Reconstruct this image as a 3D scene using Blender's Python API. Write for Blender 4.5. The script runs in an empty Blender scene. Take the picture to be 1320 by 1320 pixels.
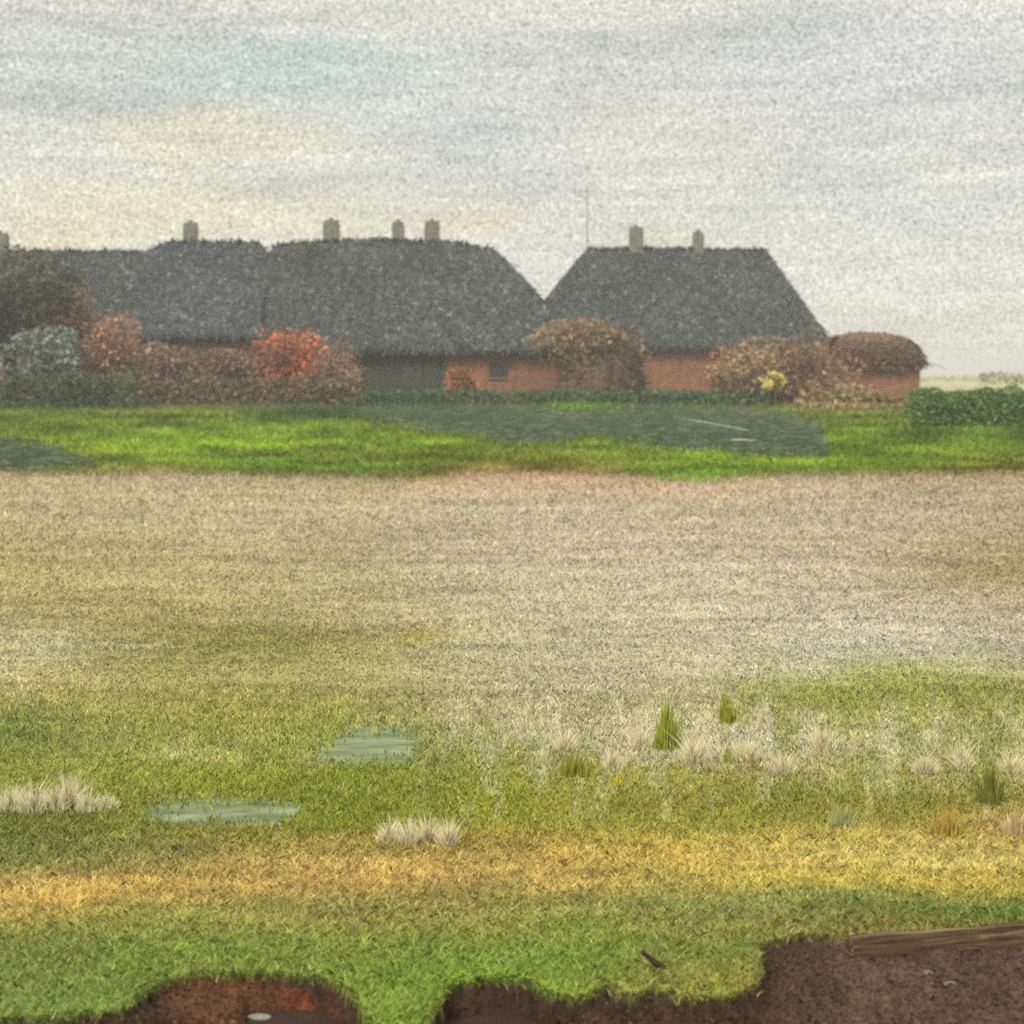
import bpy, math, random
import numpy as np

rng = np.random.default_rng(7)
random.seed(7)
F, HZ, CX, CAM = 1800.0, 480.0, 660.0, 2.2      # focal length and horizon of the view, eye height in metres
sc = bpy.context.scene
COL = sc.collection

# ------------------------------------------------------------------ helpers
def lin(c):
    c = np.asarray(c, float) / 255.0
    return np.where(c <= 0.04045, c / 12.92, ((c + 0.055) / 1.055) ** 2.4)

def wx(px, Y): return (px - CX) / F * Y
def wz(py, Y): return CAM + (HZ - py) / F * Y
def gy(py): return CAM * F / (py - HZ)

def vnoise(x, y, seed=0):
    xi, yi = np.floor(x).astype(np.int64), np.floor(y).astype(np.int64)
    fx, fy = x - xi, y - yi
    fx, fy = fx * fx * (3 - 2 * fx), fy * fy * (3 - 2 * fy)
    def h(a, b):
        n = (a * 374761393 + b * 668265263 + seed * 974634541) & 0xFFFFFFFF
        n = ((n ^ (n >> 13)) * 1274126177) & 0xFFFFFFFF
        return ((n ^ (n >> 16)) & 0xFFFF) / 65535.0
    return (h(xi, yi) * (1 - fx) + h(xi + 1, yi) * fx) * (1 - fy) + (h(xi, yi + 1) * (1 - fx) + h(xi + 1, yi + 1) * fx) * fy

def fbm(x, y, seed=0, o=4):
    s, a, t = 0, 0.5, 0
    for i in range(o):
        s = s + a * vnoise(x * 2 ** i, y * 2 ** i, seed + i); t += a; a *= 0.5
    return s / t

def sst(a, b, x):
    t = np.clip((x - a) / (b - a), 0, 1)
    return t * t * (3 - 2 * t)

def tag(o, label=None, cat=None, group=None, kind=None):
    if label: o['label'] = label
    if cat: o['category'] = cat
    if group: o['group'] = group
    if kind: o['kind'] = kind
    return o

def empty(name, loc=(0, 0, 0)):
    o = bpy.data.objects.new(name, None); COL.objects.link(o); o.location = loc
    return o

def link(name, me, mat, parent=None, origin=None):
    o = bpy.data.objects.new(name, me); COL.objects.link(o)
    if mat: me.materials.append(mat)
    if parent is not None: o.parent = parent
    return o

def np_mesh(name, V, nper, cols=None, smooth=False):
    """V: (n, nper, 3) separate polygons of nper corners each; cols: (n,3) or (n,nper,3) linear colours."""
    n = len(V)
    me = bpy.data.meshes.new(name)
    me.vertices.add(n * nper); me.vertices.foreach_set('co', np.ascontiguousarray(V, np.float32).reshape(-1))
    me.loops.add(n * nper); me.loops.foreach_set('vertex_index', np.arange(n * nper, dtype=np.int32))
    me.polygons.add(n)
    me.polygons.foreach_set('loop_start', np.arange(0, n * nper, nper, dtype=np.int32))
    me.update(calc_edges=True)
    if cols is not None:
        set_cols(me, np.repeat(cols[:, None, :], nper, 1).reshape(-1, 3) if cols.ndim == 2 else cols.reshape(-1, 3))
    return me

def set_cols(me, c):
    a = me.color_attributes.new('Col', 'FLOAT_COLOR', 'POINT')
    a.data.foreach_set('color', np.concatenate([np.clip(c, 0, 0.95), np.ones((len(c), 1))], 1).astype(np.float32).reshape(-1))

class MB:
    def __init__(self): self.v, self.f, self.c = [], [], []
    def add(self, vs, fs, col=(.3, .3, .3)):
        b = len(self.v)
        self.v += [tuple(map(float, p)) for p in vs]; self.f += [tuple(i + b for i in q) for q in fs]
        self.c += [tuple(col)] * len(vs)
    def box(self, x0, x1, y0, y1, z0, z1, col=(.3, .3, .3), jit=0):
        vs = [(x, y, z) for z in (z0, z1) for x, y in ((x0, y0), (x1, y0), (x1, y1), (x0, y1))]
        if jit: vs = [tuple(k + random.uniform(-jit, jit) for k in p) for p in vs]
        self.add(vs, [(3, 2, 1, 0), (4, 5, 6, 7), (0, 1, 5, 4), (1, 2, 6, 5), (2, 3, 7, 6), (3, 0, 4, 7)], col)
    def tube(self, pts, rad, n=7, col=(.3, .3, .3)):
        pts = [np.array(p, float) for p in pts]; vs = []
        for i, p in enumerate(pts):
            t = pts[min(i + 1, len(pts) - 1)] - pts[max(i - 1, 0)]; t = t / (np.linalg.norm(t) + 1e-9)
            a = np.cross(t, (0.31, 0.9, 0.2)); a /= np.linalg.norm(a); b = np.cross(t, a)
            for k in range(n):
                w = 2 * math.pi * k / n
                vs.append(p + rad[i] * (math.cos(w) * a + math.sin(w) * b))
        fs = [(i * n + k, i * n + (k + 1) % n, (i + 1) * n + (k + 1) % n, (i + 1) * n + k) for i in range(len(pts) - 1) for k in range(n)]
        fs += [tuple(range(n))[::-1], tuple(range((len(pts) - 1) * n, len(pts) * n))]
        self.add(vs, fs, col)
    def build(self, name, mat, parent=None, smooth=False, bevel=0):
        me = bpy.data.meshes.new(name); me.from_pydata(self.v, [], self.f); me.update()
        set_cols(me, np.array(self.c))
        if smooth: me.polygons.foreach_set('use_smooth', [True] * len(me.polygons))
        o = link(name, me, mat, parent)
        if bevel:
            m = o.modifiers.new('bevel', 'BEVEL'); m.width = bevel; m.segments = 2; m.limit_method = 'ANGLE'
        return o

# ------------------------------------------------------------------ materials
def mat_new(name):
    m = bpy.data.materials.new(name); m.use_nodes = True
    nt = m.node_tree; b = nt.nodes['Principled BSDF']
    b.inputs['Roughness'].default_value = 0.9; b.inputs['Specular IOR Level'].default_value = 0.12
    return m, nt, b

def N(nt, t, **kw):
    n = nt.nodes.new(t)
    for k, v in kw.items():
        if k in n.inputs: n.inputs[k].default_value = v
        else: setattr(n, k, v)
    return n

def mult(nt, a, b, blend='MULTIPLY', fac=1.0):
    m = nt.nodes.new('ShaderNodeMix'); m.data_type = 'RGBA'; m.blend_type = blend; m.inputs[0].default_value = fac
    for s, v in ((6, a), (7, b)):
        if isinstance(v, bpy.types.NodeSocket): nt.links.new(v, m.inputs[s])
        else: m.inputs[s].default_value = (*v, 1)
    return m

def attr_mat(name, scale=12.0, lo=0.7, hi=1.3, rough=0.9, bump=0.0, bdist=0.02, translucent=0.0):
    """The 'Col' attribute times a fine object-space mottle."""
    m, nt, b = mat_new(name); L = nt.links.new
    at = N(nt, 'ShaderNodeAttribute', attribute_name='Col')
    tc = N(nt, 'ShaderNodeTexCoord')
    no = N(nt, 'ShaderNodeTexNoise', Scale=scale, Detail=3.0, Roughness=0.7)
    L(tc.outputs['Object'], no.inputs['Vector'])
    mr = N(nt, 'ShaderNodeMapRange'); mr.inputs[1].default_value = 0.3; mr.inputs[2].default_value = 0.7
    mr.inputs[3].default_value = lo; mr.inputs[4].default_value = hi
    L(no.outputs[0], mr.inputs[0])
    cb = N(nt, 'ShaderNodeCombineColor')
    for i in range(3): L(mr.outputs[0], cb.inputs[i])
    mx = mult(nt, at.outputs['Color'], cb.outputs[0])
    L(mx.outputs[2], b.inputs['Base Color']); b.inputs['Roughness'].default_value = rough
    if bump:
        bp = N(nt, 'ShaderNodeBump', Strength=bump, Distance=bdist)
        L(no.outputs[0], bp.inputs['Height']); L(bp.outputs[0], b.inputs['Normal'])
    if translucent:
        tr = N(nt, 'ShaderNodeBsdfTranslucent'); L(mx.outputs[2], tr.inputs[0])
        ms = N(nt, 'ShaderNodeMixShader'); ms.inputs[0].default_value = translucent
        L(b.outputs[0], ms.inputs[1]); L(tr.outputs[0], ms.inputs[2])
        L(ms.outputs[0], nt.nodes['Material Output'].inputs[0])
    return m

M_ground = attr_mat('ground_earth', 45.0, 0.6, 1.4, bump=0.7, bdist=0.02)
M_blade = attr_mat('grass_blade', 4.0, 0.9, 1.1, translucent=0.25)
M_leaf = attr_mat('leaf', 3.0, 0.85, 1.15, translucent=0.2)
M_thatch = attr_mat('weathered_thatch', 3.2, 0.45, 1.6, bump=0.8, bdist=0.15)
M_straw = attr_mat('thatch_straw', 2.0, 0.85, 1.15)
M_bark = attr_mat('bark', 9.0, 0.6, 1.3, bump=0.6)
M_wood = attr_mat('weathered_wood', 6.0, 0.6, 1.35, bump=0.5)
M_stone = attr_mat('stone', 40.0, 0.7, 1.25, bump=0.5, bdist=0.01)
M_plume = attr_mat('cotton_plume', 30.0, 0.85, 1.15, translucent=0.3)

def plank_mat():
    m, nt, b = mat_new('old_plank'); L = nt.links.new
    tc = N(nt, 'ShaderNodeTexCoord'); mp = N(nt, 'ShaderNodeMapping'); mp.inputs['Scale'].default_value = (2.2, 60, 60)
    no = N(nt, 'ShaderNodeTexNoise', Scale=1.0, Detail=5.0, Roughness=0.65)
    L(tc.outputs['Object'], mp.inputs[0]); L(mp.outputs[0], no.inputs['Vector'])
    cr = N(nt, 'ShaderNodeValToRGB'); e = cr.color_ramp.elements
    e[0].position = 0.36; e[0].color = (*lin((66, 52, 40)), 1); e[1].position = 0.76; e[1].color = (*lin((190, 165, 130)), 1)
    x = cr.color_ramp.elements.new(0.56); x.color = (*lin((108, 88, 66)), 1)
    L(no.outputs[0], cr.inputs[0]); L(cr.outputs[0], b.inputs['Base Color'])
    bp = N(nt, 'ShaderNodeBump', Strength=0.6, Distance=0.01); L(no.outputs[0], bp.inputs['Height']); L(bp.outputs[0], b.inputs['Normal'])
    return m
M_plank = plank_mat()

def brick_mat(name, c1, c2, mortar, stain, stain_amt=0.6):
    m, nt, b = mat_new(name); L = nt.links.new
    tc = N(nt, 'ShaderNodeTexCoord'); sx = N(nt, 'ShaderNodeSeparateXYZ'); L(tc.outputs['Object'], sx.inputs[0])
    ad = N(nt, 'ShaderNodeMath', operation='ADD'); L(sx.outputs[0], ad.inputs[0]); L(sx.outputs[1], ad.inputs[1])
    cx = N(nt, 'ShaderNodeCombineXYZ'); L(ad.outputs[0], cx.inputs[0]); L(sx.outputs[2], cx.inputs[1])
    br = N(nt, 'ShaderNodeTexBrick', Scale=1.0)
    br.inputs['Color1'].default_value = (*lin(c1), 1); br.inputs['Color2'].default_value = (*lin(c2), 1); br.inputs['Mortar'].default_value = (*lin(mortar), 1)
    br.inputs['Brick Width'].default_value = 0.42; br.inputs['Row Height'].default_value = 0.14; br.inputs['Mortar Size'].default_value = 0.012
    L(cx.outputs[0], br.inputs['Vector'])
    no = N(nt, 'ShaderNodeTexNoise', Scale=1.1, Detail=6.0, Roughness=0.7); L(tc.outputs['Object'], no.inputs['Vector'])
    mr = N(nt, 'ShaderNodeMapRange'); mr.inputs[1].default_value = 0.42; mr.inputs[2].default_value = 0.68; mr.inputs[4].default_value = stain_amt
    L(no.outputs[0], mr.inputs[0])
    mx = mult(nt, br.outputs[0], lin(stain), 'MIX'); L(mr.outputs[0], mx.inputs[0])
    n2 = N(nt, 'ShaderNodeTexNoise', Scale=3.5, Detail=3.0, Roughness=0.8); L(tc.outputs['Object'], n2.inputs['Vector'])
    m2 = N(nt, 'ShaderNodeMapRange'); m2.inputs[1].default_value = 0.3; m2.inputs[2].default_value = 0.7; m2.inputs[3].default_value = 0.6; m2.inputs[4].default_value = 1.45
    L(n2.outputs[0], m2.inputs[0]); cb = N(nt, 'ShaderNodeCombineColor')
    for i in range(3): L(m2.outputs[0], cb.inputs[i])
    my = mult(nt, mx.outputs[2], cb.outputs[0])
    L(my.outputs[2], b.inputs['Base Color'])
    bp = N(nt, 'ShaderNodeBump', Strength=0.5, Distance=0.04); L(n2.outputs[0], bp.inputs['Height']); L(bp.outputs[0], b.inputs['Normal'])
    return m
M_brick = brick_mat('red_brick', (170, 108, 80), (142, 92, 70), (136, 114, 94), (118, 96, 74), 0.85)
M_plum = brick_mat('plum_brick', (142, 112, 98), (122, 98, 86), (132, 118, 106), (106, 94, 76), 0.7)
M_chim = brick_mat('smoked_brick', (126, 127, 117), (116, 117, 108), (126, 126, 116), (114, 113, 102), 0.6)

def water_mat(name, col, rough, wave_scale, strength, spec=0.5, streak=None):
    m, nt, b = mat_new(name); L = nt.links.new
    b.inputs['Roughness'].default_value = rough; b.inputs['IOR'].default_value = 1.33; b.inputs['Specular IOR Level'].default_value = spec
    tc = N(nt, 'ShaderNodeTexCoord'); mp = N(nt, 'ShaderNodeMapping'); mp.inputs['Scale'].default_value = wave_scale
    no = N(nt, 'ShaderNodeTexNoise', Scale=1.0, Detail=4.0, Roughness=0.6)
    L(tc.outputs['Object'], mp.inputs[0]); L(mp.outputs[0], no.inputs['Vector'])
    cr = N(nt, 'ShaderNodeValToRGB'); e = cr.color_ramp.elements
    e[0].position = 0.35; e[0].color = (*(lin(col) * 0.8), 1); e[1].position = 0.72; e[1].color = (*(lin(streak or col) * 1.25), 1)
    L(no.outputs[0], cr.inputs[0]); L(cr.outputs[0], b.inputs['Base Color'])
    bp = N(nt, 'ShaderNodeBump', Strength=strength, Distance=0.05); L(no.outputs[0], bp.inputs['Height']); L(bp.outputs[0], b.inputs['Normal'])
    return m
M_pond = water_mat('pond_water', (58, 74, 46), 0.4, (0.12, 1.6, 1), 0.6, 0.12, (70, 84, 56))
M_puddle = water_mat('puddle_water', (92, 104, 66), 0.3, (2.5, 9, 4), 0.2, 0.3, (122, 132, 98))
M_ditch = water_mat('ditch_water', (58, 46, 42), 0.12, (5, 14, 4), 0.12, 0.35)

# ------------------------------------------------------------------ ground: colours and heights
XS = np.array([0, 220, 440, 660, 880, 1100, 1320], float)
ROWS = [
 (482, [(178,176,158)]*7),
 (500, [(170,168,140)]*5 + [(165,165,130)]*2),
 (514, [(96,100,70), (104,98,76), (80,96,62), (96,104,64), (90,98,66), (90,100,58), (86,104,54)]),
 (530, [(98,118,48), (106,130,44), (82,112,52), (90,116,52), (96,118,56), (110,128,50), (80,104,48)]),
 (550, [(100,124,42), (112,140,42), (108,136,42), (110,132,46), (106,130,44), (112,140,44), (100,132,42)]),
 (575, [(112,134,46), (124,154,48), (112,140,46), (108,132,44), (112,140,44), (112,146,44), (106,134,44)]),
 (596, [(92,106,60), (116,142,54), (104,136,46), (112,130,48), (116,148,52), (116,146,46), (112,136,48)]),
 (609, [(138,140,84), (120,140,60), (118,136,60), (138,134,70), (128,140,62), (122,140,54), (128,140,66)]),
 (618, [(178,160,122), (178,162,122), (172,156,118), (186,158,122), (186,162,128), (176,158,122), (172,152,116)]),
 (660, [(182,168,124), (184,172,132), (186,172,134), (188,174,140), (186,172,138), (184,170,138), (180,166,132)]),
 (710, [(178,166,112), (182,170,120), (184,172,130), (190,178,144), (190,178,146), (184,172,138), (172,156,112)]),
 (750, [(176,164,106), (184,172,118), (180,170,122), (190,180,146), (190,180,148), (186,174,142), (170,154,110)]),
 (790, [(172,162,108), (166,156,98), (176,166,116), (190,180,144), (192,182,148), (190,180,150), (184,172,138)]),
 (830, [(182,174,126), (152,146,84), (160,152,88), (184,176,136), (188,178,142), (190,182,152), (186,176,146)]),
 (880, [(178,170,112), (162,156,88), (168,162,98), (176,168,126), (182,174,134), (158,158,86), (162,158,96)]),
 (925, [(146,148,78), (154,154,80), (156,156,80), (172,166,122), (178,172,126), (164,162,98), (160,158,96)]),
 (960, [(132,140,64), (156,156,84), (140,148,66), (164,160,108), (176,170,126), (176,172,124), (164,162,104)]),
 (1000, [(142,148,66), (148,152,66), (126,138,46), (150,150,74), (158,154,84), (162,158,98), (156,152,92)]),
 (1035, [(138,138,70), (136,142,66), (128,140,54), (146,148,62), (142,142,68), (138,138,68), (146,140,76)]),
 (1062, [(122,126,60), (128,130,58), (132,138,56), (150,146,62), (148,144,66), (148,140,66), (172,148,84)]),
 (1085, [(128,128,56), (140,132,58), (164,142,64), (176,150,68), (186,160,70), (192,168,84), (196,168,90)]),
 (1110, [(136,130,58), (160,140,64), (194,162,80), (194,162,78), (206,174,80), (200,174,88), (200,174,90)]),
 (1140, [(192,162,82), (188,158,78), (190,158,78), (186,156,76), (182,160,72), (194,168,68), (184,160,64)]),
 (1168, [(194,166,84), (164,146,70), (156,140,66), (152,142,66), (142,142,66), (136,138,60), (118,128,52)]),
 (1195, [(136,146,66), (130,144,64), (134,144,66), (130,146,62), (132,142,64), (118,126,56), (104,122,46)]),
 (1225, [(114,132,58), (114,140,56), (116,138,54), (112,140,54), (112,138,52), (116,124,54), (104,118,48)]),
 (1260, [(108,130,58), (108,132,52), (112,136,52), (108,140,48), (124,132,58), (116,120,54), (104,112,48)]),
 (1330, [(106,126,56), (104,126,52), (108,132,50), (104,136,46), (122,128,58), (116,118,54), (104,110,48)]),
]
RY = np.array([r[0] for r in ROWS], float)
ADJ = [((8, -4, 10) if 525 < r[0] < 612 else (10, -2, 8) if r[0] > 1190 else (6, 6, 7) if r[0] < 900 else (-8, -2, 8) if r[0] > 1080 else (4, 3, 4)) for r in ROWS]
RC = np.array([[lin(np.array(c) + a) for c in r[1]] for r, a in zip(ROWS, ADJ)])
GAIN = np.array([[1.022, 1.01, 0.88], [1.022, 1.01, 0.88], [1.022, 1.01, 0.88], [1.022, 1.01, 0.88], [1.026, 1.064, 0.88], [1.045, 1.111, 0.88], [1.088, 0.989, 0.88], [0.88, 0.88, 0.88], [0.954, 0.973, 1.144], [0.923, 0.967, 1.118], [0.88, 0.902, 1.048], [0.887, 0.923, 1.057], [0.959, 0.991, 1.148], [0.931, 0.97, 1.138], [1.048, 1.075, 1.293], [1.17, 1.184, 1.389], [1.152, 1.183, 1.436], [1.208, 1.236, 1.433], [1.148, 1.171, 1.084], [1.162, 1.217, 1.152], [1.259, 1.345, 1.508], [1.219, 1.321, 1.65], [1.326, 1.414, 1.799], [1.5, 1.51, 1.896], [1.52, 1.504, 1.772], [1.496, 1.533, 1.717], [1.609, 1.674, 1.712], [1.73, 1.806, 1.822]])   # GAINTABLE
# soft patches of different growth: (px, py, half width, half height, colour, strength)
PATCH = [
 (440, 534, 120, 9, (74,98,54), .85), (120, 524, 130, 7, (78,94,56), .8), (250, 548, 60, 5, (88,108,44), .6), (1240, 560, 110, 6, (78,104,50), .7), (640, 590, 120, 5, (98,112,48), .6), (520, 570, 90, 5, (128,156,54), .5), (60, 552, 60, 4, (124,146,58), .6),
 (330, 598, 220, 6, (104,146,56), .8), (900, 600, 60, 11, (132,168,58), .8), (260, 574, 120, 10, (134,162,52), .7),
 (980, 600, 110, 6, (110,150,48), .6), (1150, 596, 90, 7, (112,160,48), .6), (330, 591, 240, 1.6, (100,100,50), .7), (750, 524, 60, 5, (100,150,40), .8),
 (40, 528, 70, 7, (104,124,44), .7), (60, 838, 50, 18, (196,188,146), .7), (330, 828, 130, 16, (148,144,76), .6), (545, 826, 40, 12, (172,160,78), .6),
 (180, 832, 70, 3, (206,196,150), .7), (140, 748, 130, 4, (206,194,146), .6), (1270, 735, 70, 14, (158,142,88), .6), (720, 811, 40, 3, (150,132,84), .6), (870, 806, 70, 4, (202,192,146), .5),
 (1110, 896, 150, 24, (154,158,74), .75), (1280, 905, 60, 22, (152,154,74), .6), (1000, 878, 70, 10, (160,160,84), .5),
 (40, 945, 55, 18, (120,136,72), .6), (230, 975, 50, 12, (184,178,116), .55), (290, 975, 45, 9, (188,182,112), .5), (390, 972, 20, 14, (176,170,110), .6), (80, 905, 90, 14, (186,178,106), .5),
 (540, 1000, 70, 30, (130,136,52), .55), (330, 1000, 140, 18, (140,148,54), .5), (600, 975, 16, 8, (156,158,64), .5),
 (960, 955, 90, 26, (192,186,152), .6), (895, 965, 14, 28, (206,200,178), .7), (1010, 985, 16, 18, (190,182,150), .6), (780, 985, 16, 14, (186,180,140), .5), (730, 950, 26, 20, (184,178,134), .4), (700, 910, 30, 30, (188,182,152), .4),
 (1085, 1045, 14, 24, (166,166,108), .6), (1160, 985, 90, 18, (160,158,84), .4), (1275, 985, 9, 40, (134,134,68), .5), (1250, 945, 12, 40, (148,148,80), .4), (1240, 990, 14, 36, (178,174,112), .4), (1300, 990, 20, 30, (178,174,112), .4),
 (1180, 1040, 60, 12, (128,134,62), .5), (1000, 1045, 60, 20, (130,136,72), .5), (900, 1040, 60, 10, (160,150,66), .3), (1222, 1052, 20, 12, (186,158,72), .6), (1285, 1055, 35, 14, (180,156,108), .7), (1305, 1056, 10, 9, (204,184,150), .6),
 (700, 930, 40, 34, (190,184,142), .6), (620, 905, 60, 30, (186,178,134), .5), (820, 940, 50, 40, (192,186,148), .6), (905, 930, 30, 30, (192,186,142), .5), (660, 985, 14, 30, (158,158,66), .6), (740, 1000, 22, 18, (152,152,60), .6), (850, 1000, 60, 14, (150,150,66), .6), (930, 1010, 40, 12, (150,146,62), .5), (1050, 960, 26, 34, (188,182,140), .5), (985, 930, 12, 30, (190,184,146), .5), (1015, 950, 10, 26, (146,148,74), .5), (960, 930, 8, 20, (154,156,70), .5), (1130, 945, 40, 24, (176,172,124), .5), (1020, 1010, 14, 16, (142,144,62), .5), (1100, 1010, 12, 30, (150,150,70), .5), (1190, 960, 30, 24, (176,172,120), .5), (450, 1040, 60, 20, (134,144,54), .4), (505, 1065, 14, 14, (186,180,130), .4), (300, 940, 70, 12, (160,156,82), .5), (150, 990, 40, 14, (140,146,58), .5), (700, 1040, 16, 20, (168,164,86), .5), (1250, 1010, 10, 30, (132,132,66), .5),
 (800, 1112, 60, 6, (206,168,86), .4), (160, 1158, 160, 14, (196,164,84), .4), (80, 1185, 90, 5, (180,162,84), .4), (460, 1112, 12, 12, (142,120,60), .5), (250, 1078, 160, 8, (146,138,56), .4),
 (760, 1200, 60, 14, (120,144,52), .4), (720, 1240, 60, 20, (116,138,58), .4), (560, 1250, 60, 30, (114,138,54), .4), (250, 1190, 150, 10, (146,150,72), .4), (870, 1255, 60, 30, (118,120,62), .5), (930, 1280, 30, 20, (138,140,58), .5),
 (1230, 1180, 90, 10, (98,124,40), .4), (80, 1290, 90, 14, (104,130,66), .4), (640, 1030, 60, 30, (150,152,62), .35),
]

def zone(px, py, albedo=True):
    qx = px + 26 * (fbm(px / 60, py / 14, 11) - .5) * 2
    qy = py + 15 * (fbm(px / 70, py / 22, 23) - .5) * 2 * np.clip((py - 500) / 300, .12, 1)
    off = np.interp(px, [0, 130, 300, 420, 540, 600, 680, 760, 860, 950, 1100, 1320], [-4, -2, -3, 5, 6, -3, -4, -2, 8, 6, 0, -3])
    qy = qy - off * sst(585, 604, py) * sst(650, 622, py)
    i = np.clip(np.searchsorted(RY, qy) - 1, 0, len(RY) - 2); t = np.clip((qy - RY[i]) / (RY[i + 1] - RY[i]), 0, 1)
    j = np.clip(np.searchsorted(XS, qx) - 1, 0, len(XS) - 2); s = np.clip((qx - XS[j]) / (XS[j + 1] - XS[j]), 0, 1)
    t, s = t[:, None], s[:, None]
    c = (RC[i, j] * (1 - s) + RC[i, j + 1] * s) * (1 - t) + (RC[i + 1, j] * (1 - s) + RC[i + 1, j + 1] * s) * t
    for (x, y, a, b, col, k) in PATCH:
        w = k * np.exp(-(((qx - x) / a) ** 2 + ((qy - y) / b) ** 2) ** 1.3)[:, None]
        c = c * (1 - w) + lin(col) * w
    mead = (sst(520, 532, py) * sst(614, 606, py))[:, None]
    n = fbm(px / 70, py / 5.5, 301, 3)[:, None]
    c = c * (1 - mead * (1 - (.30 + 1.4 * n))) * (1 + mead * (n - .5) * np.array([.15, .05, -.1]))
    fld = (sst(606, 640, py) * sst(1000, 860, py))[:, None]
    c = c * (1 + fld * .5 * (fbm(px / 150, py / 5, 305, 3)[:, None] - .5))
    gb = (sst(1062, 1090, py) * sst(1200, 1175, py))[:, None]
    c = c * (1 + gb * .55 * (fbm(px / 110, py / 4.5, 311, 3)[:, None] - .5))
    mz = (sst(875, 925, py) * sst(1075, 1040, py))[:, None]          # upright drifts of pale bents and green sedge
    m1 = sst(.52, .68, fbm(px / 17 + py * .004, py / 62, 313, 3))[:, None] * sst(420, 700, px)[:, None]
    c = c * (1 - mz * m1 * .38) + np.array(lin((196, 190, 152))) * mz * m1 * .38
    m2 = sst(.54, .7, fbm(px / 13 + 40, py / 50, 317, 3))[:, None]
    c = c * (1 - mz * m2 * .42) + np.array(lin((140, 142, 62))) * mz * m2 * .42
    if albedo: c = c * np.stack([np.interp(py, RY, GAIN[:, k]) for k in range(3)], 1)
    return c

def ragged(px, py):
    k = np.clip((py - 500) / 60, .15, 1)
    return px + 26 * (fbm(px / 30, py / 5, 201, 3) - .5), py + 7 * k * (fbm(px / 22, py / 9, 207, 3) - .5)

def sdist(px, py, poly):
    """signed distance to a closed outline, negative inside"""
    px, py = ragged(px, py)
    P = np.array(poly, float); d = np.full(len(px), 1e9); ins = np.zeros(len(px), bool)
    for a, b in zip(P, np.roll(P, -1, 0)):
        e = b - a; t = np.clip(((px - a[0]) * e[0] + (py - a[1]) * e[1]) / (e @ e), 0, 1)
        d = np.minimum(d, np.hypot(px - a[0] - t * e[0], py - a[1] - t * e[1]))
        if b[1] != a[1]:
            c = ((a[1] > py) != (b[1] > py)) & (px < e[0] * (py - a[1]) / (b[1] - a[1]) + a[0]); ins ^= c
    return np.where(ins, -d, d)

POND = [(440, 520), (560, 516.5), (700, 518), (720, 528), (800, 522), (880, 517), (965, 519), (1035, 535), (1066, 548), (1070, 590), (980, 588), (880, 581), (800, 571), (755, 566), (720, 574), (660, 574), (600, 563), (520, 552), (480, 542)]
POOL = [(-260, 557), (0, 558), (40, 564), (85, 575), (118, 590), (132, 604), (60, 607.5), (-260, 609)]
PUD1 = [(408, 982), (415, 962), (430, 945), (462, 936), (500, 933), (536, 938), (545, 955), (538, 975), (520, 986), (470, 984), (440, 988)]
PUD2 = [(178, 1040), (215, 1028), (290, 1026), (345, 1028), (390, 1036), (384, 1052), (360, 1064), (290, 1065), (230, 1064), (190, 1055)]
EDGE = [(-400, 1312), (0, 1309), (80, 1306), (150, 1300), (185, 1276), (215, 1258), (245, 1252), (330, 1250), (415, 1252), (440, 1262), (462, 1285), (480, 1312), (500, 1322), (545, 1322), (560, 1308), (568, 1276), (576, 1262), (625, 1252), (680, 1255), (700, 1266), (722, 1274), (748, 1280), (772, 1272), (788, 1262), (806, 1274), (822, 1280), (846, 1268), (860, 1274), (900, 1280), (940, 1278), (970, 1264), (976, 1250), (963, 1218), (985, 1215), (1012, 1206), (1050, 1203), (1090, 1208), (1140, 1200), (1200, 1199), (1260, 1194), (1320, 1187), (1700, 1180)]
EX, EYp = np.array([e[0] for e in EDGE], float), np.array([e[1] for e in EDGE], float)
EX = np.maximum.accumulate(EX + np.arange(len(EX)) * 1e-4)
U_E, D_E = (EX - CX) / F, gy(EYp)

def edge_d(X, Y):
    u = X / np.maximum(Y, 1.0); u = u + .016 * (fbm(X * 3 + 9, Y * 14, 77, 4) - .5)
    return np.interp(u, U_E, D_E) + 0.05 * (fbm(u * 260, Y * 0 + 3.3, 5) - .5)

def height(X, Y):
    Yp = np.maximum(Y, 1.5); px = CX + F * X / Yp; py = HZ + F * CAM / Yp
    near = sst(26, 8, Y)
    z = near * (0.05 * (fbm(X * 1.3, Y * 1.3, 31) - .5) + 0.02 * (fbm(X * 7, Y * 7, 37) - .5))
    for poly in (POND, POOL):
        s = sdist(px, py, poly); k = sst(2.5, -2.5, s); z = z * (1 - k) - 0.22 * k
    for poly in (PUD1, PUD2):
        s = sdist(px, py, poly); k = sst(7, -5, s); z = z * (1 - sst(14, 5, s)) - 0.035 * k
    e = edge_d(X, Y) - Y                                    # metres in front of the turf edge
    pool = sst(305, 330, px) * sst(478, 455, px) + sst(566, 578, px) * sst(740, 700, px)
    drop = 0.05 * sst(0.0, 0.03, e) + 0.05 * sst(0.02, 0.5, e) + 0.12 * pool * sst(0.03, 0.11, e) + 0.25 * sst(0.55, 1.0, e)
    rough = sst(0, .06, e) * (0.05 * (fbm(X * 9, Y * 9, 41) - .5) + 0.035 * (fbm(X * 30, Y * 30, 43, 2) - .5))
    back = sst(3.3, 2.3, Y)                                # the near bank the viewer stands on
    z = z + (rough - drop) * (1 - back)
    return z

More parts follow.
